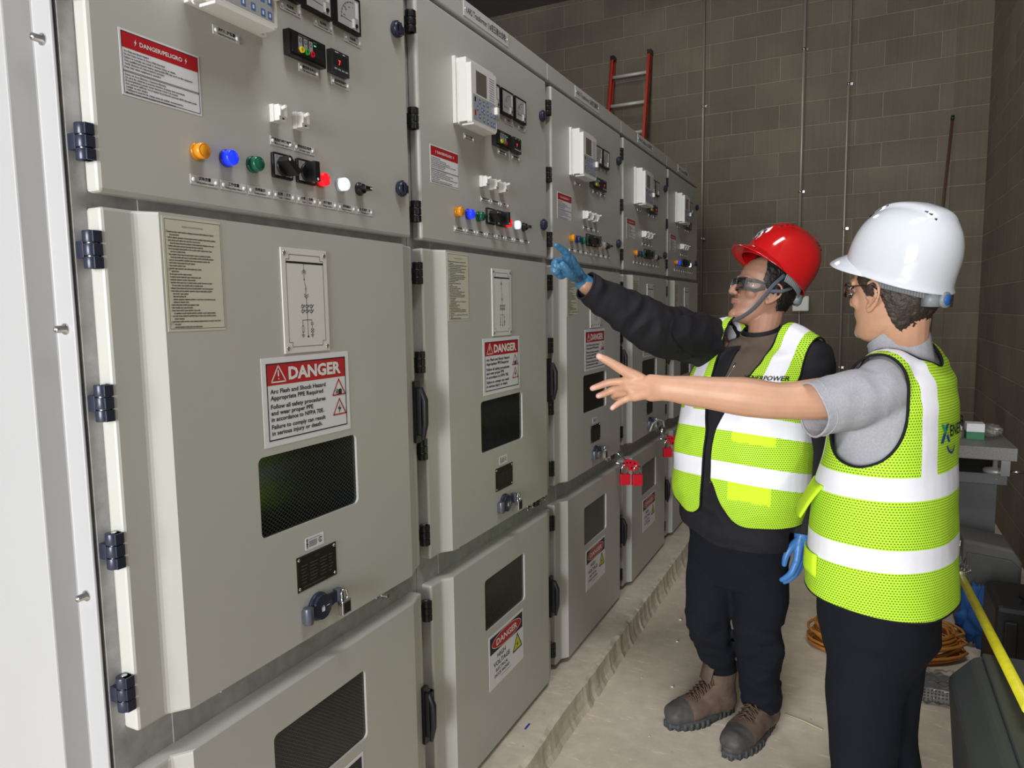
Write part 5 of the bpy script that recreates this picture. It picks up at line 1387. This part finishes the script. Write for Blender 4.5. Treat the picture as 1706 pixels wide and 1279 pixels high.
# boots
BRN = mat('brown_suede', (.125, .083, .06), .8, var=.22, vscale=16, bump=.3, bscale=300, bdist=.001); BTOE = mat('scuffed_grey_toe', (.065, .060, .058), .6, var=.25, vscale=30)
SOLE = mat('boot_sole', (.055, .058, .062), .7, var=.15, vscale=40); LACE = fabric('brown_laces', (.10, .065, .045))
def boot(name, heel, toe, ankle, lab):
    d = Vector(toe)-Vector(heel); Ln = d.length; d.normalize(); s_ = V3(d.y, -d.x, 0); h = Vector(heel)
    def Q(a, b, z): return h+d*(a*Ln)+s_*b+V3(0, 0, z)
    body_ = union([limb([Q(.13, 0, .055), Q(.40, 0, .058), Q(.68, 0, .052), Q(.88, 0, .045)], [(.044, .044), (.047, .048), (.040, .055), (.037, .046)], n=18, sub=5, e=(0, 0, 1)),
          limb([Q(.14, 0, .05), Q(.19, 0, .10), Vector(ankle)*.5+Q(.22, 0, .15)*.5, Vector(ankle)+V3(0, 0, .03)], [(.048, .044), (.054, .047), (.060, .054), (.062, .058)], n=18, sub=5, e=d),
          limb([Q(.25, 0, .11), Q(.50, 0, .080)], [.040, .034], n=14)], .005, 5)
    displace(body_, lambda c, n: V3(c.x, c.y, max(c.z, .012))+n*(.002*noise.noise(c*45)))
    bm_, l = carve(body_, None, [lambda p: Vector(ankle).z+.02-p.z], cuts=[lambda p: (p-h).dot(d)-Ln*(.76-.02), lambda p: p.z-.032],
        colour=lambda p: 1 if (p-h).dot(d) > Ln*.74 or (p.z < .032) else 0)
    o = mpart('boot', bm_, [BRN, BTOE], pr_, label=lab, solid=.002)
    sl = MB(); K = 40; outl = []
    for k in range(K):
        a = 2*PI*k/K; ca, sa = math.cos(a), math.sin(a); yy = .5+.5*ca; w_ = .034+.020*math.sin(PI*min(1, max(0, (yy-.25)/.9)))
        outl.append((yy, w_*math.copysign(abs(sa)**.75, sa)))
    for z0, z1, g in ((.0, .012, .96), (.012, .030, 1.0)):
        v = []
        for z in (z0, z1):
            for (a, b) in outl:
                zz = z+(.016 if .30 < a < .46 and z0 == 0 and z == 0 else 0)+(.010*max(0, (a-.8)/.2) if 1 else 0); v.append(Q(-.01+a*1.02, b*g, zz))
        n = K; sl.add(v, [(i, (i+1) % n, n+(i+1) % n, n+i) for i in range(n)]+[tuple(reversed(range(n))), tuple(range(n, 2*n))], 0)
    for i in range(13):
        a = .05+.93*i/12
        if .30 < a < .46: continue
        for sd in (-1, 1):
            w_ = (.034+.020*math.sin(PI*min(1, max(0, (a-.25)/.9))))*max(.05, 1-(2*a-1)**2)**.375
            c = Q(a, sd*(w_*1.03-.006), 0); e1, e2 = d*.0075, s_*.0065; sl.add([c-e1-e2, c+e1-e2, c+e1+e2, c-e1+e2]+[q+V3(0, 0, .024) for q in (c-e1-e2, c+e1-e2, c+e1+e2, c-e1+e2)], [(3, 2, 1, 0), (4, 5, 6, 7), (0, 1, 5, 4), (1, 2, 6, 5), (2, 3, 7, 6), (3, 0, 4, 7)])
    mpart('sole', sl.mesh('sole', []), [SOLE], o)
    lc = MB()
    def top(a): 
        zt2 = .145-.075*max(0, (a-.22))/.42; return zt2+.031
    for i in range(9):
        a = .27+.046*i; w_ = .026+.004*(i % 2)
        lc.tube([Q(a, -w_, top(a)-.012), Q(a+.02, 0, top(a+.02)+.004), Q(a+.045, w_, top(a+.045)-.012)], .0024, 6); lc.tube([Q(a, w_, top(a)-.012), Q(a+.02, 0, top(a+.02)+.007), Q(a+.045, -w_, top(a+.045)-.012)], .0024, 6)
    for sd in (-1, 1): lc.tube([Q(.33, 0, top(.33)+.008), Q(.36, sd*.02, top(.36)+.014), Q(.42, sd*.035, top(.42)), Q(.38, sd*.03, top(.4)-.01), Q(.33, 0, top(.33)+.006)], .0024, 6)
    mpart('laces', lc.mesh('laces', []), [LACE], o)
    tg_ = MB(); tg_.add([Q(.44-.0, -.028, .140), Q(.44, .028, .140), Q(.36, .03, .215), Q(.36, -.03, .215)], [(0, 1, 2, 3)], 0, True)
    mpart('tongue', tg_.mesh('tongue', []), [BRN], o, solid=.006)
    return o
boot('boot', (.625, 1.905, 0), (.436, 1.690, 0), (.585, 1.865, .15), 'brown suede work boot with grey toe, turned outwards')
boot('boot', (.765, 1.885, 0), (.655, 1.600, 0), (.740, 1.835, .15), 'brown suede work boot with grey toe, pointing forwards')
# head, neck and limbs
ear = V3(0.7543, 1.8071, 1.4923)
Hp = ear-LHr*.078+FHr*.012+V3(0, 0, .034); HMR = head_matrix(Hp, FHr, math.radians(17), math.radians(0))
neck = limb([nb+V3(0, 0, -.06), nb+FHr*.006+V3(0, 0, .01), Hp+FHr*-.020+V3(0, 0, -.055)], [(.050, .050), (.050, .050), (.055, .051)], n=18)
ga = [V3(0.6880, 1.6672, 0.6612)]
body_prims = [xform(q, HMR) for q in head_prims()]+[neck, trk(rr_, FR_, -.045), limb([nb+V3(0, 0, -.06), sR+V3(0, 0, -.02)], [.032, .032]), limb([nb+V3(0, 0, -.06), sL], [.032, .032]), limb([sR, eR, wR], [.045, .038, .024], n=14), limb([sL, eL, wL], [.045, .038, .024], n=14),
     limb([hp+RR*.08, kR, aR], [.075, .052, .036], n=14), limb([hp+LR*.08, kL, aL], [.075, .052, .036], n=14)]+hand_prims(wL, V3(-.05, -.1, -1), RR, FR_, [(15, 20, 15)]*4, s=.93)
hR = wR+dRa*.01
br_ = union(body_prims, .0028, 4)
bo = mpart('body', br_, [SKA, LIP], pr_, label='tanned face looking up at the panel'); T0 = Vector(pr_['wloc'])
lips_mask(HMR.inverted() @ Matrix.Translation(T0))(bo.data)
eyes(bo, HMR, T0); hair(bo, HMR, HAIR)
# gloves
mpts = dict(w=(V3(0.2347, 1.4024, 1.5546)), i=[V3(0.2215, 1.3365, 1.6221), V3(0.2157, 1.3130, 1.6376), V3(0.2067, 1.2932, 1.6497), V3(0.2004, 1.2743, 1.6582)], m=[V3(0.2110, 1.3197, 1.6181), V3(0.1957, 1.2776, 1.6094), V3(0.2044, 1.2746, 1.5951), V3(0.2128, 1.2958, 1.5975)],
     r=[V3(0.2127, 1.3247, 1.6060), V3(0.1912, 1.2790, 1.5924), V3(0.1998, 1.2764, 1.5815), V3(0.2078, 1.3032, 1.5858)], p=[V3(0.2177, 1.3312, 1.5920), V3(0.2004, 1.2932, 1.5787), V3(0.2036, 1.2993, 1.5701), V3(0.2139, 1.3162, 1.5756)], t=[V3(0.2321, 1.3578, 1.5676), V3(0.2320, 1.3136, 1.5731), V3(0.2282, 1.2854, 1.5878), V3(0.2205, 1.2722, 1.6030)])
gp = [limb(mpts['i'], [.0115, .0108, .0098, .0080], n=12, sub=4)]
for k in 'mrp': gp.append(limb(mpts[k], [.0118, .0115, .0105, .009], n=12, sub=4))
gp.append(limb(mpts['t'], [.0165, .0145, .0115, .0095], n=12, sub=4))
for k, q in (('i', .9), ('m', .95), ('r', .9), ('p', .85)): gp.append(limb([mpts['w'], mpts[k][0]], [(.020, .020), (.0145*q, .0145)], n=12, sub=4))
gp.append(limb([mpts['w']+dRa*-.05, mpts['w']], [(.031, .029), (.027, .024)], n=16))
gl = union(gp, .0025, 3); displace(gl, lambda c, n: c+n*(.0014*noise.noise(c*110)))
mpart('glove', gl, [GLV], pr_, label='blue glove with pointing finger')
gl = union(hand_prims(wL, V3(-.05, -.1, -1), RR, FR_, [(15, 20, 15)]*4, s=.95, r=.0098)+[limb([wL+V3(0, 0, .03), wL+V3(0, 0, -.02)], [.028, .026], n=14)], .003, 3)
offset(gl, .0015)
mpart('glove', gl, [mat('bright_blue_nitrile', (.06, .20, .50), .4)], pr_, label='bright blue glove hanging down')
# helmet, strap and glasses
HELR = HMR @ Matrix.Translation((0, -.020, .108)) @ Matrix.Rotation(math.radians(5), 4, 'X') @ Matrix.Scale(.97, 4)
RH = mat('glossy_red_shell', (.50, .006, .008), .12, coat=.6)
def stk(o, M, surf):
    m = MB(); 
    def S(x, y):
        z = surf(x, y); return V3(x, y, (z if z is not None else .05)+.011)
    for i in range(7):
        for j in range(3):
            x0 = -.026+i*.0075; y0 = .084+j*.008+(.003 if i % 2 else 0)
            m.add([S(x0, y0), S(x0+.0045, y0), S(x0+.0045, y0+.006), S(x0, y0+.006)], [(0, 1, 2, 3)], (i+j) % 3 % 2)
    me = m.mesh('front_sticker', []); me.transform(M); mpart('front_sticker', me, [WHITEINK, LGB], o)
ho = helmet(pr_, HELR, [RH], INK, stk)
st = MB(); sd = -1      # his left side is -x in head space
A = [(-.088, -.018, .055), (-.089, .010, .010), (-.080, .026, -.035), (-.060, .045, -.085), (-.032, .068, -.119), (0, .080, -.131), (.032, .068, -.119), (.060, .045, -.085), (.080, .026, -.035), (.088, .0, .04)]
Pc, _ = catmull([V3(*p) for p in A], [1]*len(A), 6)
st.tube(Pc, [.0065]*len(Pc), 8, flat=.18)
st.tube([(-.084, .018, -.010), (-.092, -.022, .0), (-.088, -.055, .02)], .006, 6, flat=.3)
st.tube([(.002, .081, -.133), (.012, .100, -.140), (.018, .104, -.160), (.004, .098, -.172), (.010, .102, -.150), (.004, .099, -.180), (-.004, .092, -.205)], .005, 6, flat=.35)
me = st.mesh('chin_strap', []); me.transform(HMR); mpart('chin_strap', me, [STRAP], ho)
bk = MB(); bk.box(-.006, .012, .078, .088, -.140, -.124); me = bk.mesh('buckle', []); fixn(me); me.transform(HMR); mpart('buckle', me, [mat('buckle_yellow', (.7, .5, .02), .4)], ho)
DK = mat('smoked_lens', (.035, .033, .032), .05, spec=.6)
fo = specs(pr_, HMR, mat('smoke_frame', (.05, .05, .05), .2), DK, .0022, True)
SHM = mat('clear_plastic', (.85, .85, .85), .05, trans=.9)
for s in (-1, 1):
    sh_ = MB(); sh_.add([(s*.060, .092, .014), (s*.079, .062, .016), (s*.081, .030, .012), (s*.081, .030, -.010), (s*.079, .060, -.026), (s*.060, .090, -.024)], [(0, 1, 2, 3, 4, 5)], 0)
    me = sh_.mesh('side_shield', []); me.transform(HMR); mpart('side_shield', me, [SHM], fo, solid=.0015)
# ------------------------------------------------------------ things hanging on the doors
def shackle(m, c, w_, h, r, mi=1, ax='y'):
    P = []
    for a in np.linspace(0, PI, 11): P.append((c[0], c[1]+w_*math.cos(a), c[2]+h+w_*math.sin(a)))
    P = [(c[0], c[1]+w_, c[2])]+P+[(c[0], c[1]-w_, c[2])]
    m.tube(P, r, 8, mi)
def padlock(c, s, label, body, group=None, mats=None, plate=True, rot=0):
    t = thing('padlock', label, 'padlock', c, group, rot); t['wloc'] = list(c); x, y, z = c
    part('lock_body', MB().box(x-.007*s, x+.007*s, y-.014*s, y+.014*s, z-.030*s, z, 0), [body], t, .0015)
    m = MB(); shackle(m, (x, y, z-.004), .0085*s, .018*s, .0026*s, 0); part('shackle', m, [CHROME], t)
    if plate: part('front_plate', MB().box(x+.007*s, x+.0076*s, y-.010*s, y+.010*s, z-.026*s, z-.004*s), [BLK], t)
    return t
PL = ['small steel padlock with black front hanging at the nearest cabinet door', 'small steel padlock hanging at the middle door of the second cabinet', 'small steel padlock at the middle door of the third cabinet',
      'small steel padlock at the middle door of the fourth cabinet']
for k in range(4): padlock((.046, k*W+.470, .873), 1.0, PL[k], STEEL, 'steel padlocks on the middle doors')
LR_ = mat('lockout_red', (.62, .012, .03), .35)
def lockout(x, y, z, l1, l2, l3, g):
    rot = -.95; t = thing('lockout_hasp', l1, 'lockout hasp', (x, y, z), None, rot); t['wloc'] = [x, y, z]
    m = MB(); o = [(y-.034, z+.016), (y-.018, z+.030), (y+.036, z+.012), (y+.038, z-.006), (y+.030, z-.022), (y+.008, z-.030), (y-.012, z-.022), (y-.034, z-.010)]
    m.prism(o, x-.003, x+.003); 
    part('hasp_plate', m, [LR_], t, .001)
    for dy, dz in ((-.020, .012), (-.004, .012), (.016, .006), (-.018, -.006), (.002, -.014)):
        part('hole_rim', MB().lathe((x+.003, y+dy, z+dz), [(0, .0045), (.0012, .0045), (.0012, .0026), (0, .0026)], 12), [BLK], t)
    m = MB(); m.tube([(x, y-.070, z+.060), (x, y-.045, z+.042), (x, y-.022, z+.022)], .0035, 8); m.tube([(x, y-.075, z+.015), (x, y-.050, z+.005), (x, y-.030, z+.010)], .005, 8)
    part('steel_jaw', m, [STEEL], t)
    def rp(a, b, c): return (x+a*math.cos(rot)-b*math.sin(rot), y+a*math.sin(rot)+b*math.cos(rot), z+c)
    padlock(rp(.002, -.029, -.040), 1.65, l2, LR_, g, plate=False, rot=rot); padlock(rp(.002, .029, -.046), 1.65, l3, LR_, g, plate=False, rot=rot)
lockout(.085, 2.42, .765, 'red steel lockout hasp hanging between third and fourth cabinet', 'left one of two red padlocks hanging from the lockout hasp', 'right one of two red padlocks hanging from the lockout hasp', 'red padlocks on the lockout hasp')
lockout(.105, 3.13, .757, 'red lockout hasp half hidden behind the open safety vest', 'left red padlock behind the edge of the open safety vest', 'right red padlock behind the edge of the open safety vest', 'red padlocks behind the vest')
t = thing('cable_lockout', 'round steel cable lock looped at the top right of the fourth lower door', 'cable lock', (.075, 3.03, .82)); t['wloc'] = [.06, 3.12, .80]
part('lock_drum', MB().lathe((.065, 3.06, .812), [(0, .024), (.018, .024), (.022, .018), (.022, .008), (.026, .008)], 24), [STEEL], t)
part('wire_loop', MB().tube([(.035, 2.96, .825), (.045, 2.98, .86), (.060, 3.02, .878), (.072, 3.08, .866), (.075, 3.10, .83), (.073, 3.08, .81)], .004, 8), [mat('clear_wire', (.55, .53, .45), .3, .3)], t)

# ------------------------------------------------------------ right-hand side
GBOX = mat('dark_grey_plastic_bin', (.060, .063, .062), .55, var=.08, vscale=5, bump=.15, bscale=250, bdist=.0006)
t = thing('storage_bin', 'large dark grey plastic bin with sloping edge beside the white-helmeted person', 'bin', (1.5, .95, 0)); t['wloc'] = [1.5, .95, 0]
m = MB(); m.prism([(1.27, .635), (1.80, .635), (1.82, .58), (1.78, 0), (1.27, 0), (1.22, .575)], .55, 1.275, 'y')
part('bin_body', m, [GBOX], t, .012)
part('lid', MB().box(1.285, 1.79, .56, 1.265, .636, .650), [GBOX], t, .005)
t = thing('fibreglass_pole', 'yellow fibreglass pole with metal tip leaning across the grey bin', 'pole', (1.42, 1.3, .45)); t['wloc'] = [1.42, 1.3, .45]
pa, pb = V3(1.3123, 1.9127, 0.6177), V3(1.3133, 0.9260, 0.7009)
ax = (pb-pa).normalized()
part('shaft', MB().tube([pa, pb+ax*.01], .0115, 12), [mat('yellow_fibreglass', (.62, .56, .02), .4, var=.12, vscale=40)], t)
m = MB(); m.tube([pa-ax*.11+V3(-.01, 0, .02), pa-ax*.05, pa+ax*.012], [.007, .010, .014], 10)
part('metal_tip', m, [STEEL], t)
rg = random.Random(4)
m = MB()
for i in range(26):
    c = pa-ax*.07; q = [c+V3(rg.gauss(0, .016), rg.gauss(0, .016), rg.gauss(0, .028)) for _ in range(4)]; m.tube(q, .0013, 4)
part('frayed_wire', m, [STEEL], t, kind='stuff')
# surface plate on its stand
GRAN = mat('grey_granite', (.20, .195, .18), .5, var=.25, vscale=150); CABG = mat('grey_painted_stand', (.11, .11, .115), .5, var=.05, vscale=6)
t = thing('stone_slab', 'grey stone slab resting on adjustable feet near the back corner', 'slab', (1.4, 3.5, .75)); t['wloc'] = [1.4, 3.5, .75]
part('slab', MB().box(1.02, 1.665, 3.2, 3.95, .752, .812), [GRAN], t, .003)
for x, y in ((1.60, 3.32), (1.60, 3.85), (1.12, 3.32), (1.12, 3.85)):
    part('levelling_foot', MB().lathe((x, y, .672), [(0, .050), (.010, .052), (.022, .046), (.026, .012), (.080, .010)], 20, 'z'), [mat('foot_grey', (.40, .39, .36), .4, .3)], t)
part('clamp', MB().box(1.605, 1.64, 3.205, 3.24, .68, .752).tube([(1.64, 3.22, .70), (1.70, 3.22, .70)], .006, 8), [STEEL], t)
t = thing('metal_stand', 'grey metal cabinet stand under the stone slab', 'stand', (1.4, 3.65, 0)); t['wloc'] = [1.4, 3.65, 0]
part('stand_body', MB().box(1.02, 1.625, 3.40, 3.95, 0, .62), [CABG], t, .003); part('stand_top', MB().box(1.0, 1.645, 3.28, 3.97, .62, .672), [CABG], t, .003)
part('bolt', MB().lathe((1.60, 3.28, .648), [(0, .007), (-.004, .006)], 10, 'y'), [STEEL], t)
t = thing('small_carton', 'small green and white carton on the stone slab', 'carton', (1.52, 3.43, .812)); t['wloc'] = [1.52, 3.43, .812]
part('carton_body', MB().box(1.485, 1.560, 3.39, 3.47, .812, .850), [mat('carton_green', (.03, .20, .08), .5)], t, .001); part('carton_top', MB().box(1.485, 1.560, 3.39, 3.47, .850, .890), [PAPER], t, .001)
t = thing('small_carton', 'small brown and white carton left of the green one', 'carton', (1.44, 3.45, .812)); t['wloc'] = [1.44, 3.45, .812]
part('carton_body', MB().box(1.41, 1.47, 3.42, 3.47, .812, .85), [mat('carton_brown', (.22, .18, .13), .6)], t, .001); part('carton_top', MB().box(1.41, 1.47, 3.42, 3.47, .85, .875), [PAPER], t, .001)
CLR = mat('clear_bag_plastic', (.9, .9, .9), .08, trans=.95)
def crumple(c, r, seed, amp=.35, n=28, mm=18, flat=0):
    m = MB(); v = []
    for j in range(mm+1):
        for k in range(n):
            a, b = PI*j/mm, 2*PI*k/n; d = V3(math.sin(a)*math.cos(b), math.sin(a)*math.sin(b), math.cos(a))
            q = 1+amp*noise.noise(d*2.2+V3(seed, 0, 0))+amp*.6*abs(noise.noise(d*5+V3(0, seed, 0)))-amp*.2
            z = c[2]+r[2]*d.z*q; v.append((c[0]+r[0]*d.x*q, c[1]+r[1]*d.y*q, max(flat, z)))
    m.add(v, [(j*n+k, (j+1)*n+k, (j+1)*n+(k+1) % n, j*n+(k+1) % n) for j in range(mm) for k in range(n)], 0, True); return m
single('plastic_bag', crumple((1.60, 3.50, .846), (.05, .07, .030), 3, .3, flat=.8135), [CLR], 'crumpled clear plastic bag on the stone slab right of the carton', 'bag', (1.60, 3.5, .812))
# concrete chunk, case, cloth, coil, tray
t = thing('grey_cover', 'rounded grey boxy cover standing in front of the metal stand', 'cover', (1.55, 2.98, 0)); t['wloc'] = [1.55, 2.98, 0]
m = MB(); m.prism([(1.44, 0), (1.66, 0), (1.66, .36), (1.625, .415), (1.44, .44)], 2.94, 3.17, 'y'); part('cover_shell', m, [mat('cover_grey', (.12, .118, .108), .7, var=.06, vscale=6)], t, .012)
part('cover_front', MB().prism([(1.455, .01), (1.648, .01), (1.648, .34), (1.62, .37), (1.455, .385)], 2.925, 2.945, 'y'), [mat('cover_front_grey', (.10, .10, .095), .7)], t, .004)
BCASE = mat('black_case_plastic', (.012, .012, .013), .5)
t = thing('tool_case', 'black plastic tool case standing by the right wall', 'case', (1.60, 2.38, 0)); t['wloc'] = [1.60, 2.38, 0]
part('case_shell', MB().box(1.475, 1.80, 2.30, 2.60, 0, .39), [BCASE], t, .02)
for i in range(4): part('case_rib', MB().box(1.50+i*.075, 1.54+i*.075, 2.288, 2.302, .05, .34), [BCASE], t, .005)
part('latch', MB().box(1.56, 1.61, 2.29, 2.31, .34, .41), [BCASE], t, .004)
single('torch', MB().tube([(1.555, 2.36, .43), (1.66, 2.30, .405)], .020, 14), [mat('torch_metal', (.05, .045, .045), .25, .6)], 'short dark metal tube lying on the black case', 'tube', (1.60, 2.33, .41))
single('spray_bottle', MB().tube([(1.60, 2.50, .425), (1.72, 2.46, .425)], .028, 16), [mat('blue_plastic', (.01, .03, .35), .3)], 'blue plastic bottle lying on the black case behind the metal tube', 'bottle', (1.66, 2.48, .40))
BLU = mat('blue_cloth', (.015, .085, .28), .75, var=.15, vscale=20)
single('blue_cloth', crumple((1.505, 2.83, .13), (.085, .06, .125), 5, .5, 40, 26, .0), [BLU], 'crumpled blue cloth on the floor behind the yellow pole', 'cloth', (1.505, 2.83, 0))
ORC = mat('orange_cable_jacket', (.50, .20, .035), .45, var=.12, vscale=15)
m = MB(); P = []
for i in range(22*26):
    a = 2*PI*i/26; lp2 = i//26; rr2 = 1-.17*noise.noise(V3(lp2*.7, .3, 0))-.10*noise.noise(V3(i*.03, 7, 0))-.16*(lp2 % 5)/5
    P.append((1.14+.29*rr2*math.cos(a)+.02*math.sin(a), 2.665+.165*rr2*math.sin(a)+.05*math.cos(a), .008+.0045*lp2+.008*abs(noise.noise(V3(i*.05, 2, 1)))))
m.tube(P, .0062, 6); single('cable_coil', m, [ORC], 'large coil of orange cable on the floor behind the white-helmeted person', 'cable coil', (1.2, 2.67, 0))
# perforated tray wrapped in clear film
def perf():
    mt, nt, b = new_mat('perforated_steel'); tc = nd(nt, 'ShaderNodeTexCoord'); v = nd(nt, 'ShaderNodeTexVoronoi', i_Scale=85.0, i_Randomness=0.0); nt.links.new(tc.outputs['Object'], v.inputs['Vector'])
    r = nd(nt, 'ShaderNodeMapRange'); r.inputs['From Min'].default_value = .30; r.inputs['From Max'].default_value = .36; nt.links.new(v.outputs['Distance'], r.inputs['Value'])
    mx = nd(nt, 'ShaderNodeMixRGB'); mx.inputs[1].default_value = (.01, .01, .01, 1); mx.inputs[2].default_value = (.35, .35, .35, 1); nt.links.new(r.outputs[0], mx.inputs[0]); nt.links.new(mx.outputs[0], b.inputs['Base Color']); b.inputs['Metallic'].default_value = .7; b.inputs['Roughness'].default_value = .35; return mt
t = thing('cable_tray', 'perforated steel tray wrapped in clear film beside the grey bin', 'tray', (1.32, 2.33, 0)); t['wloc'] = [1.32, 2.33, 0]
part('tray', MB().box(1.20, 1.46, 2.26, 2.39, .004, .055), [perf()], t, .002)
m = MB(); n = 26; v = [(1.185+.29*i/n, 2.235+.175*j/n, .062+.018*noise.noise(V3(i*.35, j*.5, 1))+.01*noise.noise(V3(i*1.1, j*.3, 4))) for i in range(n+1) for j in range(n+1)]
v = [(x, y, z-.05*max(0, (2.265-y)/.03)) for x, y, z in v]; m.add(v, [(i*(n+1)+j, (i+1)*(n+1)+j, (i+1)*(n+1)+j+1, i*(n+1)+j+1) for i in range(n) for j in range(n)], 0, True)
o = part('film', m, [CLR], t); s_ = o.modifiers.new('solid', 'SOLIDIFY'); s_.thickness = .001
# small litter on the floor and a blue pen stroke on the plinth
single('straw_scrap', MB().tube([(.80, 1.95, .003), (.86, 1.93, .004), (.93, 1.90, .003)], .0022, 6), [mat('straw', (.55, .48, .33), .6)], 'thin pale straw lying on the floor right of the boots', 'scrap', (.86, 1.93, 0))
single('pen_mark', MB().box(.05, .056, 1.33, 1.365, .0995, .101), [mat('pen_blue', (.02, .04, .35), .5)], 'short blue mark on the concrete plinth', 'mark', (.053, 1.35, .0995))
rg = random.Random(11)
for i in range(9):
    x, y = rg.uniform(.25, 1.0), rg.uniform(1.3, 2.6); s = rg.uniform(.003, .008)
    single('pebble', crumple((x, y, s*.5), (s, s*.8, s*.6), i, .4, 8, 6, .0005), [CONC2], 'tiny concrete crumb on the dusty floor in front of the plinth', 'crumb', (x, y, 0), 'concrete crumbs on the floor')
